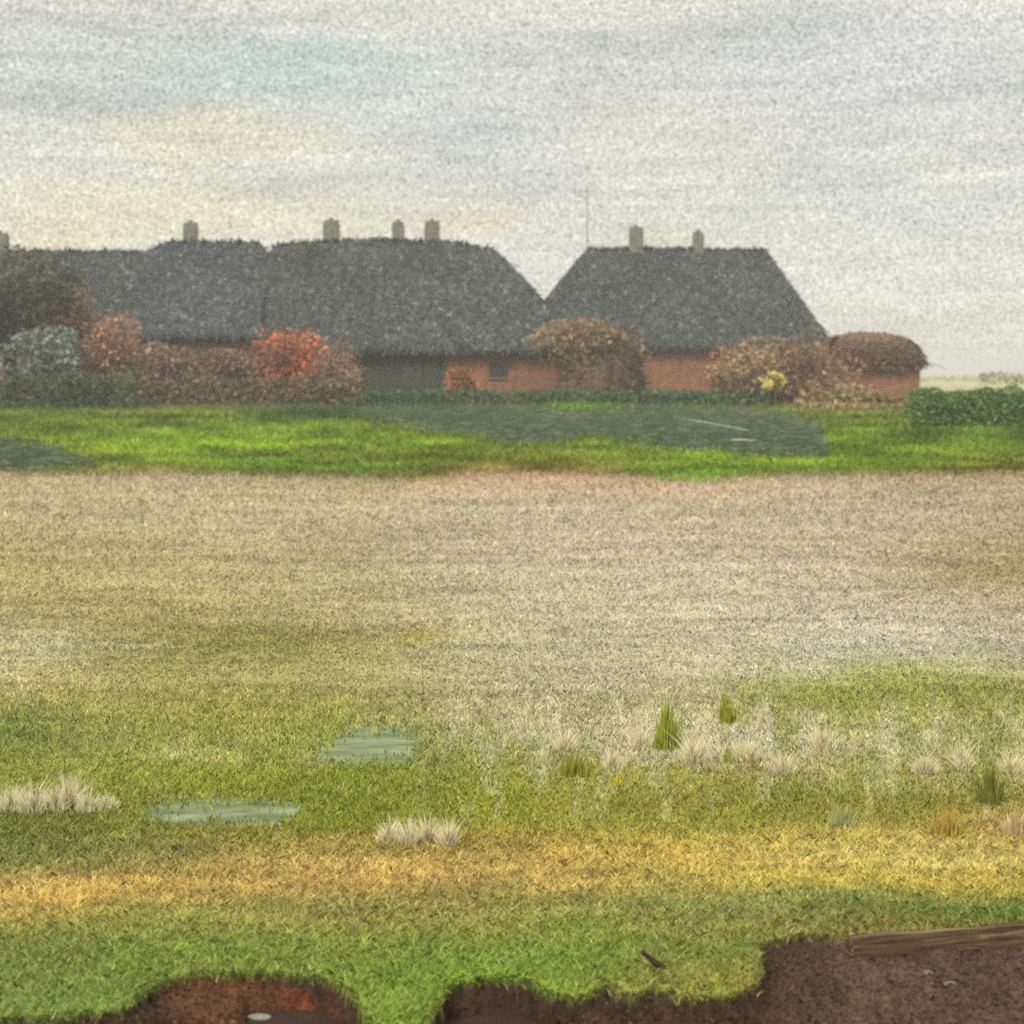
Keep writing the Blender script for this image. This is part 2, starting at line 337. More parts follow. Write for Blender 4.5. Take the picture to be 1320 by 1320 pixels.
def soil(X, Y):
    n1, n2 = fbm(X * 3, Y * 3, 51)[:, None], fbm(X * 14, Y * 14, 53)[:, None]
    c = lin((62, 47, 36)) * (0.55 + 0.9 * n2)
    st = sst(.3, .7, fbm(X * 16 - Y * 2, Y * 2.5, 57, 4))[:, None]
    u = (CX + F * X / np.maximum(Y, 1))[:, None]
    w = sst(.42, .62, n1) * 0.7 * np.exp(-((u - 290) / 110) ** 2); c = c * (1 - w) + lin((106, 68, 43)) * w
    w = sst(.55, .75, n1) * 0.5; c = c * (1 - w) + lin((78, 60, 44)) * w
    w = np.exp(-((u - 392) / 34) ** 2) * sst(.35, .6, n2) * .55; c = c * (1 - w) + lin((128, 66, 40)) * w
    w = sst(950, 1060, u) * 0.6; c = c * (1 - w) + lin((88, 73, 61)) * (0.78 + 0.4 * st) * (.75 + .5 * n2) * w
    return c

def ground_grid():
    u = np.concatenate([np.linspace(-4, -.52, 16)[:-1], np.linspace(-.52, .52, 360), np.linspace(.52, 4, 16)[1:]])
    py = np.concatenate([np.linspace(1700, 1330, 50), np.linspace(1328, 1180, 100), np.linspace(1178, 625, 190), np.linspace(624, 500, 90), np.linspace(499, 482.5, 18)])
    Y = np.concatenate([[-60, -20, -6, -1, 1, 2], gy(py), [2200, 4000]])
    Y = np.unique(np.round(Y, 4))
    YY, UU = np.meshgrid(Y, u, indexing='ij')
    XX = UU * np.sqrt(YY ** 2 + 4.0)
    X, Yf = XX.ravel(), YY.ravel()
    Z = height(X, Yf)
    Yp = np.maximum(Yf, 1.5); px, pyv = CX + F * X / Yp, HZ + F * CAM / Yp
    c = zone(np.clip(px, -2500, 3800), np.clip(pyv, 482, 1330)) * np.where((px < -60) | (px > 1380), .55, .8)[:, None]
    e = edge_d(X, Yf) - Yf
    k = (sst(-0.01, 0.02, e) * sst(2.0, 2.8, Yf))[:, None]
    c = c * (1 - k) + soil(X, Yf) * k
    for poly in (POND, POOL, PUD1, PUD2):
        k = sst(2, -3, sdist(px, pyv, poly))[:, None]; c = c * (1 - k) + lin((78, 76, 54)) * k
    nr, nc = YY.shape
    idx = np.arange(nr * nc).reshape(nr, nc)
    f = np.stack([idx[:-1, :-1], idx[:-1, 1:], idx[1:, 1:], idx[1:, :-1]], -1).reshape(-1, 4)
    me = bpy.data.meshes.new('ground')
    me.vertices.add(nr * nc); me.vertices.foreach_set('co', np.stack([X, Yf, Z], 1).astype(np.float32).ravel())
    me.loops.add(f.size); me.loops.foreach_set('vertex_index', f.ravel().astype(np.int32))
    me.polygons.add(len(f)); me.polygons.foreach_set('loop_start', np.arange(0, f.size, 4, dtype=np.int32))
    me.update(calc_edges=True)
    me.polygons.foreach_set('use_smooth', np.ones(len(f), bool))
    set_cols(me, c)
    o = link('ground', me, M_ground); tag(o, kind='structure')
ground_grid()

def water_sheet(name, poly, z, mat, grow=1.12):
    P = np.array(poly, float)
    Y = gy(P[:, 1]); X = wx(P[:, 0], Y)
    c = np.array([X.mean(), Y.mean()])
    pts = [(c[0] + (x - c[0]) * grow, c[1] + (y - c[1]) * grow, z) for x, y in zip(X, Y)]
    me = bpy.data.meshes.new(name); me.from_pydata(pts, [], [tuple(range(len(pts)))]); me.update()
    o = link(name, me, mat); tag(o, kind='structure'); return o
water_sheet('pond_water', POND, -0.05, M_pond, 1.12)
water_sheet('pool_water', POOL, -0.05, M_pond, 1.12)
water_sheet('puddle_water', PUD1, -0.012, M_puddle)
water_sheet('puddle_water', PUD2, -0.012, M_puddle)
me = bpy.data.meshes.new('ditch_water'); me.from_pydata([(-30, 2.2, -.118), (30, 2.2, -.118), (30, 6.2, -.118), (-30, 6.2, -.118)], [], [(0, 1, 2, 3)]); me.update()
tag(link('ditch_water', me, M_ditch), kind='structure')

# ------------------------------------------------------------------ grass and stubble
def in_water(px, py):
    w = np.zeros(len(px), bool)
    for poly, m in ((POND, -1), (POOL, -1), (PUD1, -4), (PUD2, -3)):
        w |= sdist(px, py, poly) < (1 - 13 * rng.random(len(px)) ** 2.6 if m > -2 else 2 - 20 * rng.random(len(px)) ** 3.2)
    return w

def blades(name, py0, py1, n, length, width, lean, jit, label, warm=.06, up=1.0, gain=1.0, px0=-220, px1=1540, pale=0.0):
    n = int(n * 1.3); out_ = rng.random(n) < .36          # the same growth, thinner, well past both sides of the view
    px = np.where(out_, np.where(rng.random(n) < .5, rng.uniform(-950, -60, n), rng.uniform(1380, 2270, n)), rng.uniform(-60, 1380, n)); py = rng.uniform(py0, py1, n)
    py = py + (fbm(px / 40, py * 0 + 2.2, 61) - .5) * 6 * np.clip((py - 560) / 100, .2, 1)
    f = 24 * np.clip((py0 - 560) / 300, .05, 1); q = rng.random(n)
    keep0 = (q < (py - py0) / f) & ((q < (py1 - py) / f) | (py1 > 1300) | (py1 < 620))
    Y = gy(py); X = wx(px, Y)
    keep = keep0 & ~in_water(px, py) & (edge_d(X, Y) - Y < 0.02)
    px, py, X, Y = px[keep], py[keep], X[keep], Y[keep]; n = len(X)
    e = edge_d(X, Y) - Y; rim = (e > -.035) & (rng.random(n) < .5)
    Z = np.where(rim, height(X, Y + .10), height(X, Y)); pud = (sdist(px, py, POND) < 3) | (sdist(px, py, POOL) < 3); Z = np.where(pud, np.maximum(Z, -.052), Z); pud = (sdist(px, py, PUD1) < 2) | (sdist(px, py, PUD2) < 2); Z = np.where(pud, np.maximum(Z, -.014), Z)
    s = Y / F                                              # metres per photo pixel at that depth
    L = rng.uniform(length[0], length[1], n) * s; W = rng.uniform(width[0], width[1], n) * s
    a = rng.uniform(0, 2 * math.pi, n); ln = rng.uniform(lean[0], lean[1], n)
    a = np.where(rim, -math.pi / 2 + rng.normal(0, .9, n), a)
    dx, dy = np.cos(a) * 1.0, np.sin(a) * np.where(rim, .9, .5)
    zz = np.sqrt(np.clip(1 - ln ** 2, .02, 1)) * up * np.where(rim, rng.uniform(-.5, .6, n), 1)
    tip = np.stack([X + dx * L * ln, Y + dy * L * ln, Z + L * zz], 1)
    mid = np.stack([X + dx * L * ln * .38, Y + dy * L * ln * .38, Z + L * zz * .62], 1)
    b = rng.uniform(0, math.pi, n); wxv, wyv = np.cos(b) * W * .5, np.sin(b) * W * .25
    base = np.stack([X, Y, Z - .01], 1); off = np.stack([wxv, wyv, 0 * W], 1)
    V = np.stack([base - off, base + off, mid + off * .8, tip, mid - off * .8], 1)
    c = zone(px, py) * gain
    clump = 0.78 + 0.44 * fbm(px / 9, py / 6, 71, 2)
    k = np.clip(rng.normal(1, jit, n), .3, 1.9) * clump
    c = c * k[:, None]
    c[:, 0] *= 1 + rng.normal(0, warm, n); c[:, 2] *= 1 + rng.normal(0, warm * 1.6, n)
    if pale:
        q = rng.random(n) < pale; c[q] = c[q] * .5 + lin((226, 214, 160)) * .5
    o = link(name, np_mesh(name, V, 5, c), M_blade); tag(o, label, 'grass', kind='stuff')
    return o

blades('meadow_grass', 507, 614, 120000, (4, 8), (1.4, 2.6), (.5, .97), .30, 'bright green meadow grass between the pond and the pale field')
blades('field_stubble', 610, 912, 220000, (3, 7), (1.5, 3.0), (.6, .97), .27, 'pale straw coloured stubble covering the wide field', warm=.05, pale=.05)
blades('marsh_grass', 878, 1096, 190000, (4, 11), (1.4, 2.6), (.5, .96), .32, 'olive and yellow marsh grass around the shallow puddles', pale=.05)
blades('golden_grass', 1066, 1196, 110000, (6, 16), (1.4, 2.6), (.7, .98), .34, 'band of flattened golden dry grass across the bank', pale=.06)
blades('bank_grass', 1164, 1326, 140000, (7, 19), (1.4, 2.6), (.75, .98), .34, 'lush green grass hanging over the dark ditch edge', pale=.06)

def flecks(name, n, label):
    px = rng.uniform(-150, 1075, n); py = rng.uniform(516, 608, n)
    q = -24 * rng.random(n) ** 2.0
    k = (sdist(px, py, POND) < q) | (sdist(px, py, POOL) < q)
    px, py = px[k], py[k]; n = len(px); Y = gy(py); X = wx(px, Y); sx = Y / F; sy = Y * Y / (CAM * F)
    a = rng.uniform(4, 22, n) * sx * .5; b = rng.uniform(.5, 1.5, n) * sy * .5; t = rng.normal(0, .05, n)
    z = np.full(n, -.046) + rng.random(n) * .004
    V = np.stack([np.stack([X - a, Y - t * a, z], 1), np.stack([X, Y - b, z], 1), np.stack([X + a, Y + t * a, z], 1), np.stack([X, Y + b, z], 1)], 1)
    cols = np.array([lin(c) for c in ((56, 76, 42), (62, 82, 48), (50, 68, 38), (70, 88, 56), (60, 74, 38), (48, 74, 40))])
    c = cols[rng.integers(0, 6, n)] * np.clip(rng.normal(1, .1, (n, 1)), .5, 1.6)
    tag(link(name, np_mesh(name, V, 4, c), M_blade), label, 'pond weed', kind='stuff')
flecks('pond_weed', 16000, 'grey green weed floating in streaks on the pond')

def crumbs(name, n, label):
    px = rng.uniform(-150, 1480, n); py = rng.uniform(1186, 1345, n); Y = gy(py) ; X = wx(px, Y)
    e = edge_d(X, Y) - Y; k = (e > .015) & (e < .7); X, Y = X[k], Y[k]; n = len(X)
    Z = height(X, Y); k = Z > -.112; X, Y, Z = X[k], Y[k], Z[k]; n = len(X); s = 5.0 / F
    P = np.stack([X, Y, Z], 1); r = rng.uniform(.7, 2.0, (n, 1)) * s * np.where(rng.random((n, 1)) < .06, 2.2, 1)
    d = rng.normal(size=(n, 4, 3)) * .25 + np.array([[-1, -.3, 0], [1, -.3, 0], [0, .9, .2], [0, 0, 1.1]])
    T = P[:, None, :] + d * r[:, None, :]
    V = np.stack([T[:, [0, 1, 3]], T[:, [1, 2, 3]], T[:, [2, 0, 3]]], 1).reshape(-1, 3, 3)
    c = soil(X, Y) * np.clip(rng.normal(1.05, .3, (n, 1)), .3, 2.2)
    q = rng.random(n) < .035; c[q] = lin((140, 120, 96)) * rng.uniform(.6, 1.1, (q.sum(), 1))
    tag(link(name, np_mesh(name, V, 3, np.repeat(c, 3, 0)), M_blade), label, 'earth', kind='stuff')
crumbs('earth_crumbs', 60000, 'loose dark brown crumbs of earth on the ditch bank')

# ------------------------------------------------------------------ plants
LEAF_GAIN = 1.55
def leafy(cx, cy, cz, rx, ry, rz, n, size, cols, nclump=26, spread=.42, jit=.28, flat=0.0, square=2.0):
    """leaf sized faces in uneven clumps spread through an ellipsoid"""
    d = rng.normal(size=(nclump, 3)); d /= np.linalg.norm(d, axis=1)[:, None]
    r = rng.uniform(.35, .92, nclump) ** .6
    cc = d * r[:, None]; cc[:, 2] = np.where(cc[:, 2] < -.55, -.55 + .2 * rng.random(nclump), cc[:, 2])
    cl = rng.integers(0, nclump, n); p = cc[cl] + rng.normal(0, spread, (n, 3)) * .62
    q = np.linalg.norm(p, axis=1); p = p / np.maximum(q, 1.0)[:, None] * np.where(q > 1, 1 + rng.random(n) * .12, 1)[:, None]
    kn = fbm(p[:, 0] * 2.2 + p[:, 1] * 1.3 + cx + rx * 7.1 + 40, p[:, 2] * 2.2 + p[:, 1] * .8 + rz * 5.3 + 40, 401, 3)
    p = p * (.72 + .6 * kn)[:, None]
    P = p * np.array([rx, ry, rz]) * 1.06 + np.array([cx, cy, cz])
    P[:, 2] = np.maximum(P[:, 2], .05 + rng.random(n) * .3)
    a = rng.normal(size=(n, 3)); a /= np.linalg.norm(a, axis=1)[:, None]
    b = np.cross(a, rng.normal(size=(n, 3))); b /= np.linalg.norm(b, axis=1)[:, None]
    s = size * rng.uniform(.6, 1.35, n)[:, None]
    V = np.stack([P - a * s, P + b * s * .5, P + a * s, P - b * s * .5], 1)
    ci = rng.integers(0, len(cols), nclump)
    mixin = rng.random(n) < .25
    idx = np.where(mixin, rng.integers(0, len(cols), n), ci[cl])
    base = np.array([lin(k) for k in cols])[idx] * LEAF_GAIN; base = base * .86 + base.mean(1, keepdims=True) * .14
    cb = rng.uniform(.78, 1.25, nclump)
    c = base * (cb[cl] * np.clip(rng.normal(1, jit, n), .35, 1.9))[:, None]
    return V, c

def bush(name, label, cat, Y, px, top, halfw, cols, n, size=.16, base=None, trunk_h=.35, group=None, depth=.8, nclump=26, spread=.42, stems=5, bark=(84, 70, 56)):
    x = wx(px, Y); zt = wz(top, Y); rx = halfw / F * Y
    root = empty(name, (x, Y, 0)); tag(root, label, cat, group)
    zb = zt * trunk_h if base is None else wz(base, Y)
    V, c = leafy(0, 0, (zt + zb) / 2, rx, rx * depth, (zt - zb) / 2, n, size, cols, nclump, spread)
    link('crown', np_mesh('crown', V, 4, c), M_leaf, root)
    mb = MB()
    for k in range(stems):
        a = 2 * math.pi * k / stems + random.random(); r = rx * .55 * random.uniform(.4, 1)
        e = (math.cos(a) * r, math.sin(a) * r * depth, zb + (zt - zb) * random.uniform(.5, .85))
        t0 = .05 + .02 * zt
        mb.tube([(math.cos(a) * .12, math.sin(a) * .12, -.1), (e[0] * .3, e[1] * .3, zb * .7 + .2), (e[0] * .7, e[1] * .7, (e[2] + zb) * .5), e], [t0, t0 * .8, t0 * .5, t0 * .15], 6, lin(bark))
    for k in range(18):                                        # bare twigs reaching through the leaves
        a = random.uniform(0, 2 * math.pi); q = random.uniform(.5, 1.08); e = random.uniform(.15, 1.2)
        d = np.array([math.cos(a) * math.cos(e) * rx * q, math.sin(a) * math.cos(e) * rx * depth * q, (zt + zb) / 2 + math.sin(e) * (zt - zb) / 2 * q])
        mb.tube([d * np.array([.3, .3, .6]), d * np.array([.75, .7, .85]) + .1, d * 1.04], [.05, .035, .015], 5, lin(bark))
    mb.build('trunk', M_bark, root, smooth=True)
    return root

def hedge(name, label, p0, p1, height_, thick, cols, n, size, cat='hedge'):
    x0, y0 = p0; x1, y1 = p1
    t = rng.random(n); w = rng.normal(0, .36, n) * thick; z = rng.random(n) ** .8
    hh = height_ * (.72 + .5 * fbm(t * 14, t * 0 + 1.7, 83, 3))
    P = np.stack([x0 + (x1 - x0) * t, y0 + (y1 - y0) * t + w, z * hh * np.sqrt(np.clip(1 - (w / thick) ** 2 * .6, .2, 1))], 1)
    a = rng.normal(size=(n, 3)); a /= np.linalg.norm(a, axis=1)[:, None]
    b = np.cross(a, rng.normal(size=(n, 3))); b /= np.linalg.norm(b, axis=1)[:, None]
    s = size * rng.uniform(.6, 1.35, n)[:, None]
    o0 = np.array([x0, y0, 0]); P = P - o0
    V = np.stack([P - a * s, P + b * s * .5, P + a * s, P - b * s * .5], 1)
    base = np.array([lin(k) for k in cols])
    f = fbm(t * 22, z * 2.2, 87, 3)
    k0 = np.clip((f * 1.6 - .3) * len(cols), 0, len(cols) - 1).astype(int)
    k0 = np.where(rng.random(n) < .3, rng.integers(0, len(cols), n), k0)
    c = base[k0] * LEAF_GAIN * np.clip(rng.normal(1, .28, n), .35, 1.9)[:, None]
    o = link(name, np_mesh(name, V, 4, c), M_leaf); o.location = o0
    tag(o, label, cat)
    return o

# ------------------------------------------------------------------ the farm
def slope_grid(mb, A, B, C, D, ns, nt, sag, col):
    A, B, C, D = (np.array(k, float) for k in (A, B, C, D))
    vs = []
    nrm = np.cross(B - A, D - A); nrm = nrm / (np.linalg.norm(nrm) + 1e-9)
    for j in range(nt + 1):
        for i in range(ns + 1):
            s, t = i / ns, j / nt
            p = (A * (1 - s) + B * s) * (1 - t) + (D * (1 - s) + C * s) * t
            vs.append(sag(p, s, t, nrm))
    fs = [(j * (ns + 1) + i, j * (ns + 1) + i + 1, (j + 1) * (ns + 1) + i + 1, (j + 1) * (ns + 1) + i) for j in range(nt) for i in range(ns)]
    mb.add(vs, fs, col)

def straw_on(A, B, C, D, n, cols, sag, length=(.2, .5), width=(.06, .14), lift=.10):
    A, B, C, D = (np.array(k, float) for k in (A, B, C, D))
    s, t = rng.random((n, 1)), 1 - np.sqrt(1 - rng.random((n, 1)) * .999) if np.linalg.norm(C - D) < .1 else rng.random((n, 1))
    P = (A * (1 - s) + B * s) * (1 - t) + (D * (1 - s) + C * s) * t
    nrm = np.cross(B - A, D - A); nrm /= np.linalg.norm(nrm)
    if nrm[2] < 0: nrm = -nrm
    P = np.array([sag(p, a, b, nrm) for p, a, b in zip(P, s[:, 0], t[:, 0])])
    dn = (A + B) / 2 - (C + D) / 2; dn /= np.linalg.norm(dn); al = np.cross(nrm, dn)
    d = dn + al * rng.normal(0, .8, (n, 1)) + nrm * rng.uniform(0, .18, (n, 1))
    w = al + rng.normal(0, .2, (n, 3))
    L = rng.uniform(*length, (n, 1)); W = rng.uniform(*width, (n, 1)) / 2
    P = P + nrm * rng.uniform(.02, lift, (n, 1))
    V = np.stack([P - w * W, P + w * W, P + d * L + w * W * .7, P + d * L - w * W * .7], 1)
    base = np.array([lin(k) for k in cols])[rng.integers(0, len(cols), n)]
    big = fbm(P[:, 0] * .22, P[:, 2] * .3 + P[:, 1] * .1, 91)[:, None]
    base = np.where(rng.random((n, 1)) < .09, lin((150, 152, 142)), base)
    return V, base * (.65 + .7 * big) * np.clip(rng.normal(.56, .21, (n, 1)), .12, 1.3) * np.array([.97, 1.0, 1.06])

def thatch(root, e0, e1, r0, r1, yf, yb, ze, zr, cols, n=5200, dip=(), bulge=0.0, thick=.38, yr=None):
    """hipped (or gabled when e0==r0) thatched roof; all in metres relative to root"""
    ym = (yf + yb) / 2 if yr is None else yr
    def sag(p, s, t, nrm):
        q = np.array(p, float)
        w = (q[2] - ze) / (zr - ze)
        q[2] += (.35 * (float(vnoise(np.array([q[0] * .16]), np.array([q[1] * .16 + 9]), 17)[0]) - .5)) * w
        for (x, dpt, wd) in dip: q[2] -= dpt * math.exp(-((q[0] - x) / wd) ** 2) * max(0, w - .35) / .65
        if bulge: q = q + np.array(nrm) * (1 if nrm[2] > 0 else -1) * bulge * math.sin(math.pi * min(max(t, 0), 1)) ** .8
        return q
    E = [(e0, yf, ze), (e1, yf, ze), (e1, yb, ze), (e0, yb, ze)]; R0, R1 = (r0, ym, zr), (r1, ym, zr)
    mb = MB(); col = lin(cols[0])
    sl = [(E[0], E[1], R1, R0, 60, 14), (E[2], E[3], R0, R1, 60, 10), (E[3], E[0], R0, R0, 14, 14), (E[1], E[2], R1, R1, 14, 14)]
    for A, B, C, D, ns, nt in sl: slope_grid(mb, A, B, C, D, ns, nt, sag, col)
    lo = [(x, y, z - thick) for x, y, z in E]
    mb.add(E + lo, [(0, 4, 5, 1), (1, 5, 6, 2), (2, 6, 7, 3), (3, 7, 4, 0), (7, 6, 5, 4)], col)
    roof = mb.build('roof', M_thatch, root)
    out = []
    ln = abs(e1 - e0)
    n = int(n * 2.6)
    out.append(straw_on(E[0], E[1], R1, R0, n, cols, sag))
    for A, B in ((E[3], E[0]), (E[1], E[2])):
        R = R0 if A is E[3] else R1
        out.append(straw_on(A, B, R, R, n // 5, cols, sag))
    out.append(straw_on(E[0], E[1], (e1, yf + .05, ze + .3), (e0, yf + .05, ze + .3), int(ln * 26), cols, lambda p, s, t, nn: p, (.3, .75), (.08, .2)))     # ragged eave
    m = int(ln * 22)                                           # ragged ridge
    s = rng.random(m); P = np.stack([r0 + (r1 - r0) * s, np.full(m, ym) + rng.normal(0, .12, m), np.full(m, zr)], 1)
    P = np.array([sag(p, .5, 1, (0, 0, 1)) for p in P]); P[:, 2] -= .05
    d = np.stack([rng.normal(0, .5, m), rng.normal(-.1, .5, m), rng.uniform(.1, .9, m)], 1) * rng.uniform(.15, .5, (m, 1))
    w = np.stack([rng.uniform(.06, .14, m), 0 * s, rng.normal(0, .04, m)], 1)
    cc = np.array([lin(k) for k in cols])[rng.integers(0, len(cols), m)] * np.clip(rng.normal(1, .3, (m, 1)), .4, 1.8)
    out.append((np.stack([P - w, P + w, P + d + w * .6, P + d - w * .6], 1), cc))
    V, c = np.concatenate([k[0] for k in out]), np.concatenate([k[1] for k in out])
    link('straw_cover', np_mesh('straw_cover', V, 4, c), M_straw, roof)
    return roof

def wall_box(root, x0, x1, y0, y1, z1, mat):
    mb = MB(); mb.box(x0, x1, y0, y1, -.2, z1); return mb.build('wall', mat, root)

def chimney(roof, x, y, z0, z1, w, dep=.7):
    mb = MB(); mb.box(x - w / 2, x + w / 2, y - dep / 2, y + dep / 2, z0, z1 - .25)
    mb.box(x - w / 2 + .05, x + w / 2 - .05, y - dep / 2 + .05, y + dep / 2 - .05, z1 - .25, z1)
    ch = mb.build('chimney', M_chim, roof, bevel=.03)
    pb = MB(); pb.tube([(x, y, z1 - .02), (x, y, z1 + .22)], [.2, .16], 8, lin((110, 104, 92))); pb.build('chimney_pot', M_stone, ch)

def door(root, x0, x1, y, z1, col, name='door', leaves=2):
    mb = MB(); nb = max(3, int((x1 - x0) / .3)); st = (x1 - x0) / nb
    for k in range(nb): mb.box(x0 + k * st + .008, x0 + (k + 1) * st - .008, y - .05, y + .02, .02, z1, np.array(lin(col)) * random.uniform(.88, 1.12))
    d = mb.build(name, M_wood, root)
    fb = MB(); c = np.array(lin(col)) * 1.1
    fb.box(x0 - .14, x0, y - .08, y + .02, 0, z1 + .14, c); fb.box(x1, x1 + .14, y - .08, y + .02, 0, z1 + .14, c); fb.box(x0, x1, y - .08, y + .02, z1, z1 + .14, c)
    fb.build('frame', M_wood, d)
    hb = MB(); hb.box((x0 + x1) / 2 - .04, (x0 + x1) / 2 + .04, y - .12, y - .05, 1.0, 1.25, (.05, .05, .05)); hb.build('handle', M_wood, d)

def window(root, x, y, z, w, h):
    mb = MB(); c = lin((92, 76, 60))
    mb.box(x - w / 2 - .08, x - w / 2, y - .06, y + .02, z - h / 2, z + h / 2, c); mb.box(x + w / 2, x + w / 2 + .08, y - .06, y + .02, z - h / 2, z + h / 2, c)
    mb.box(x - w / 2 - .08, x + w / 2 + .08, y - .07, y + .02, z + h / 2, z + h / 2 + .09, c)
    mb.box(x - .03, x + .03, y - .055, y + .02, z - h / 2, z + h / 2, c); mb.box(x - w / 2, x - .03, y - .05, y + .02, z - .025, z + .025, c); mb.box(x + .03, x + w / 2, y - .05, y + .02, z - .025, z + .025, c)
    wd = mb.build('window', M_wood, root)
    pb = MB(); pb.add([(x - w / 2, y - .015, z - h / 2), (x + w / 2, y - .015, z - h / 2), (x + w / 2, y - .015, z + h / 2), (x - w / 2, y - .015, z + h / 2)], [(0, 1, 2, 3)])
    pb.build('pane', M_glass, wd)
    sb = MB(); sb.box(x - w / 2 - .12, x + w / 2 + .12, y - .14, y + .02, z - h / 2 - .1, z - h / 2, lin((140, 128, 112))); sb.build('sill', M_stone, wd)

M_glass, _nt, _b = mat_new('dark_pane'); _b.inputs['Base Color'].default_value = (.03, .035, .04, 1); _b.inputs['Roughness'].default_value = .1; _b.inputs['Specular IOR Level'].default_value = .5

BLUEG = [(100, 103, 107), (92, 95, 101), (110, 112, 114), (84, 86, 88), (104, 107, 108)]
GREYG = [(101, 104, 97), (92, 95, 88), (112, 115, 106), (84, 86, 78), (106, 109, 102)]
DARKG = [(97, 100, 98), (88, 91, 90), (108, 110, 106), (80, 82, 78), (100, 103, 98)]
BROWN = [(150, 112, 82), (132, 98, 72), (164, 126, 94), (116, 86, 64)]

Y0, DEP = 110.0, 12.0
YR = Y0 + DEP / 2
def X_e(px): return wx(px, Y0 - .6)
def X_r(px): return wx(px, YR)
def house(name, label, cat, px_mid):
    r = empty(name, (wx(px_mid, Y0), Y0, 0)); tag(r, label, cat, 'thatched farm buildings'); return r, wx(px_mid, Y0)

# low barn at the far left
r, ox = house('thatched_barn', 'long low thatched barn partly hidden by the dark leaning tree and silvery bush', 'barn', 40)
a, b = wx(-95, Y0), wx(166, Y0)
wall_box(r, a - ox + .4, b - ox - .05, .0, DEP - .6, 4.6, M_plum)
rf = thatch(r, a - ox, b - ox, a - ox, b - ox, -.6, DEP, wz(438, Y0 - .6), wz(325, YR), DARKG, 4200)
chimney(rf, wx(2, YR) - ox, DEP / 2 - .3, wz(345, YR), wz(301, YR), 1.3)
door(r, wx(130, Y0) - ox, wx(160, Y0) - ox, 0, 2.6, (70, 58, 46))
# the middle house
r, ox = house('thatched_farmhouse', 'bluish grey thatched house with one faint chimney behind orange and plum shrubs', 'farmhouse', 250)
a, b = wx(166.6, Y0), wx(333.6, Y0)
wall_box(r, a - ox + .05, b - ox - .05, .0, DEP - .6, 5.0, M_plum)
rf = thatch(r, a - ox, b - ox, a - ox, b - ox, -.6, DEP, wz(430, Y0 - .6), wz(313, YR), BLUEG, 3600, dip=((b - ox, .85, .8), (a - ox, .6, 1.2)))
chimney(rf, wx(245, YR) - ox, DEP / 2 + .2, wz(330, YR), wz(287, YR), 1.15)
# the great hip roofed farm
r, ox = house('hipped_farmhouse', 'largest farmhouse, hipped grey green thatch with three chimneys and a dark barn door', 'farmhouse', 540)
a, b = wx(334.2, Y0), wx(752, Y0)
wall_box(r, a - ox + .05, wx(738, Y0) - ox, .0, DEP - 1.4, 4.6, M_brick)
rf = thatch(r, a - ox, b - ox, a - ox, wx(636, YR) - ox, -.6, DEP, wz(449, Y0 - .6), wz(313, YR), GREYG, 8200, dip=((wx(636, YR) - ox, .5, 2.5), (a - ox, .3, .6), (wx(470, YR) - ox, -.15, 4)))
for p, t, w in ((427, 284, 1.35), (513, 286, 1.0), (557, 285, 1.25)): chimney(rf, wx(p, YR) - ox, DEP / 2 + .1, wz(330, YR), wz(t, YR), w)
door(r, wx(468, Y0) - ox, wx(572, Y0) - ox, 0, 3.85, (78, 78, 66), 'barn_door')
window(r, wx(642, Y0) - ox, 0, wz(478, Y0), 1.3, 1.1)
# the second hip roofed farm, set further back
Y1, D1 = 124.0, 13.0; YR1 = Y1 - .6 + D1 / 2
ox = wx(860, Y1); r = empty('hipped_barn', (ox, Y1, 0)); tag(r, 'second thatched building, dark hipped roof with two chimneys above a red brick wall', 'barn', 'thatched farm buildings')
wall_box(r, wx(664, Y1) - ox, wx(1056, Y1) - ox, .0, D1 - 1.6, 4.6, M_brick)
rf = thatch(r, wx(655, Y1 - .6) - ox, wx(1074, Y1 - .6) - ox, wx(757, YR1) - ox, wx(988, YR1) - ox, -.6, D1 - .6, wz(444, Y1 - .6), wz(322, YR1), DARKG, 7600)
for p, t, w in ((820, 293, 1.3), (900, 299, 1.0)): chimney(rf, wx(p, YR1) - ox, D1 / 2 - .6, wz(338, YR1), wz(t, YR1), w)
# small brick shed
Y2 = 111.0; ox = wx(1130, Y2); r = empty('brick_shed', (ox, Y2, 0)); tag(r, 'small red brick shed with rounded brown thatch at the end of the farm', 'shed')
wall_box(r, wx(1072, Y2) - ox, wx(1186, Y2) - ox, 0, 6, 2.9, M_brick)
thatch(r, wx(1066, Y2) - ox, wx(1190, Y2) - ox, wx(1092, Y2 + 3) - ox, wx(1140, Y2 + 3) - ox, -.35, 6.3, wz(468, Y2), wz(432, Y2 + 3), BROWN, 2600, bulge=.85, thick=.3)
# tall thin mast behind the roofs
ox, Ym = wx(757, 141), 141.0
r = empty('signal_mast', (ox, Ym, 0)); tag(r, 'tall thin grey mast rising behind the left end of the second roof', 'mast')
mb = MB(); mb.tube([(0, 0, -.2), (0, 0, 10), (0, 0, wz(240, Ym))], [.16, .13, .07], 8, lin((172, 172, 160))); mb.build('pole', M_wood, r)
mb = MB(); mb.tube([(-1.7, 0, wz(247, Ym)), (.4, 0, wz(247, Ym) + .1)], [.05, .05], 6, lin((172, 172, 160))); mb.build('crossarm', M_wood, r)

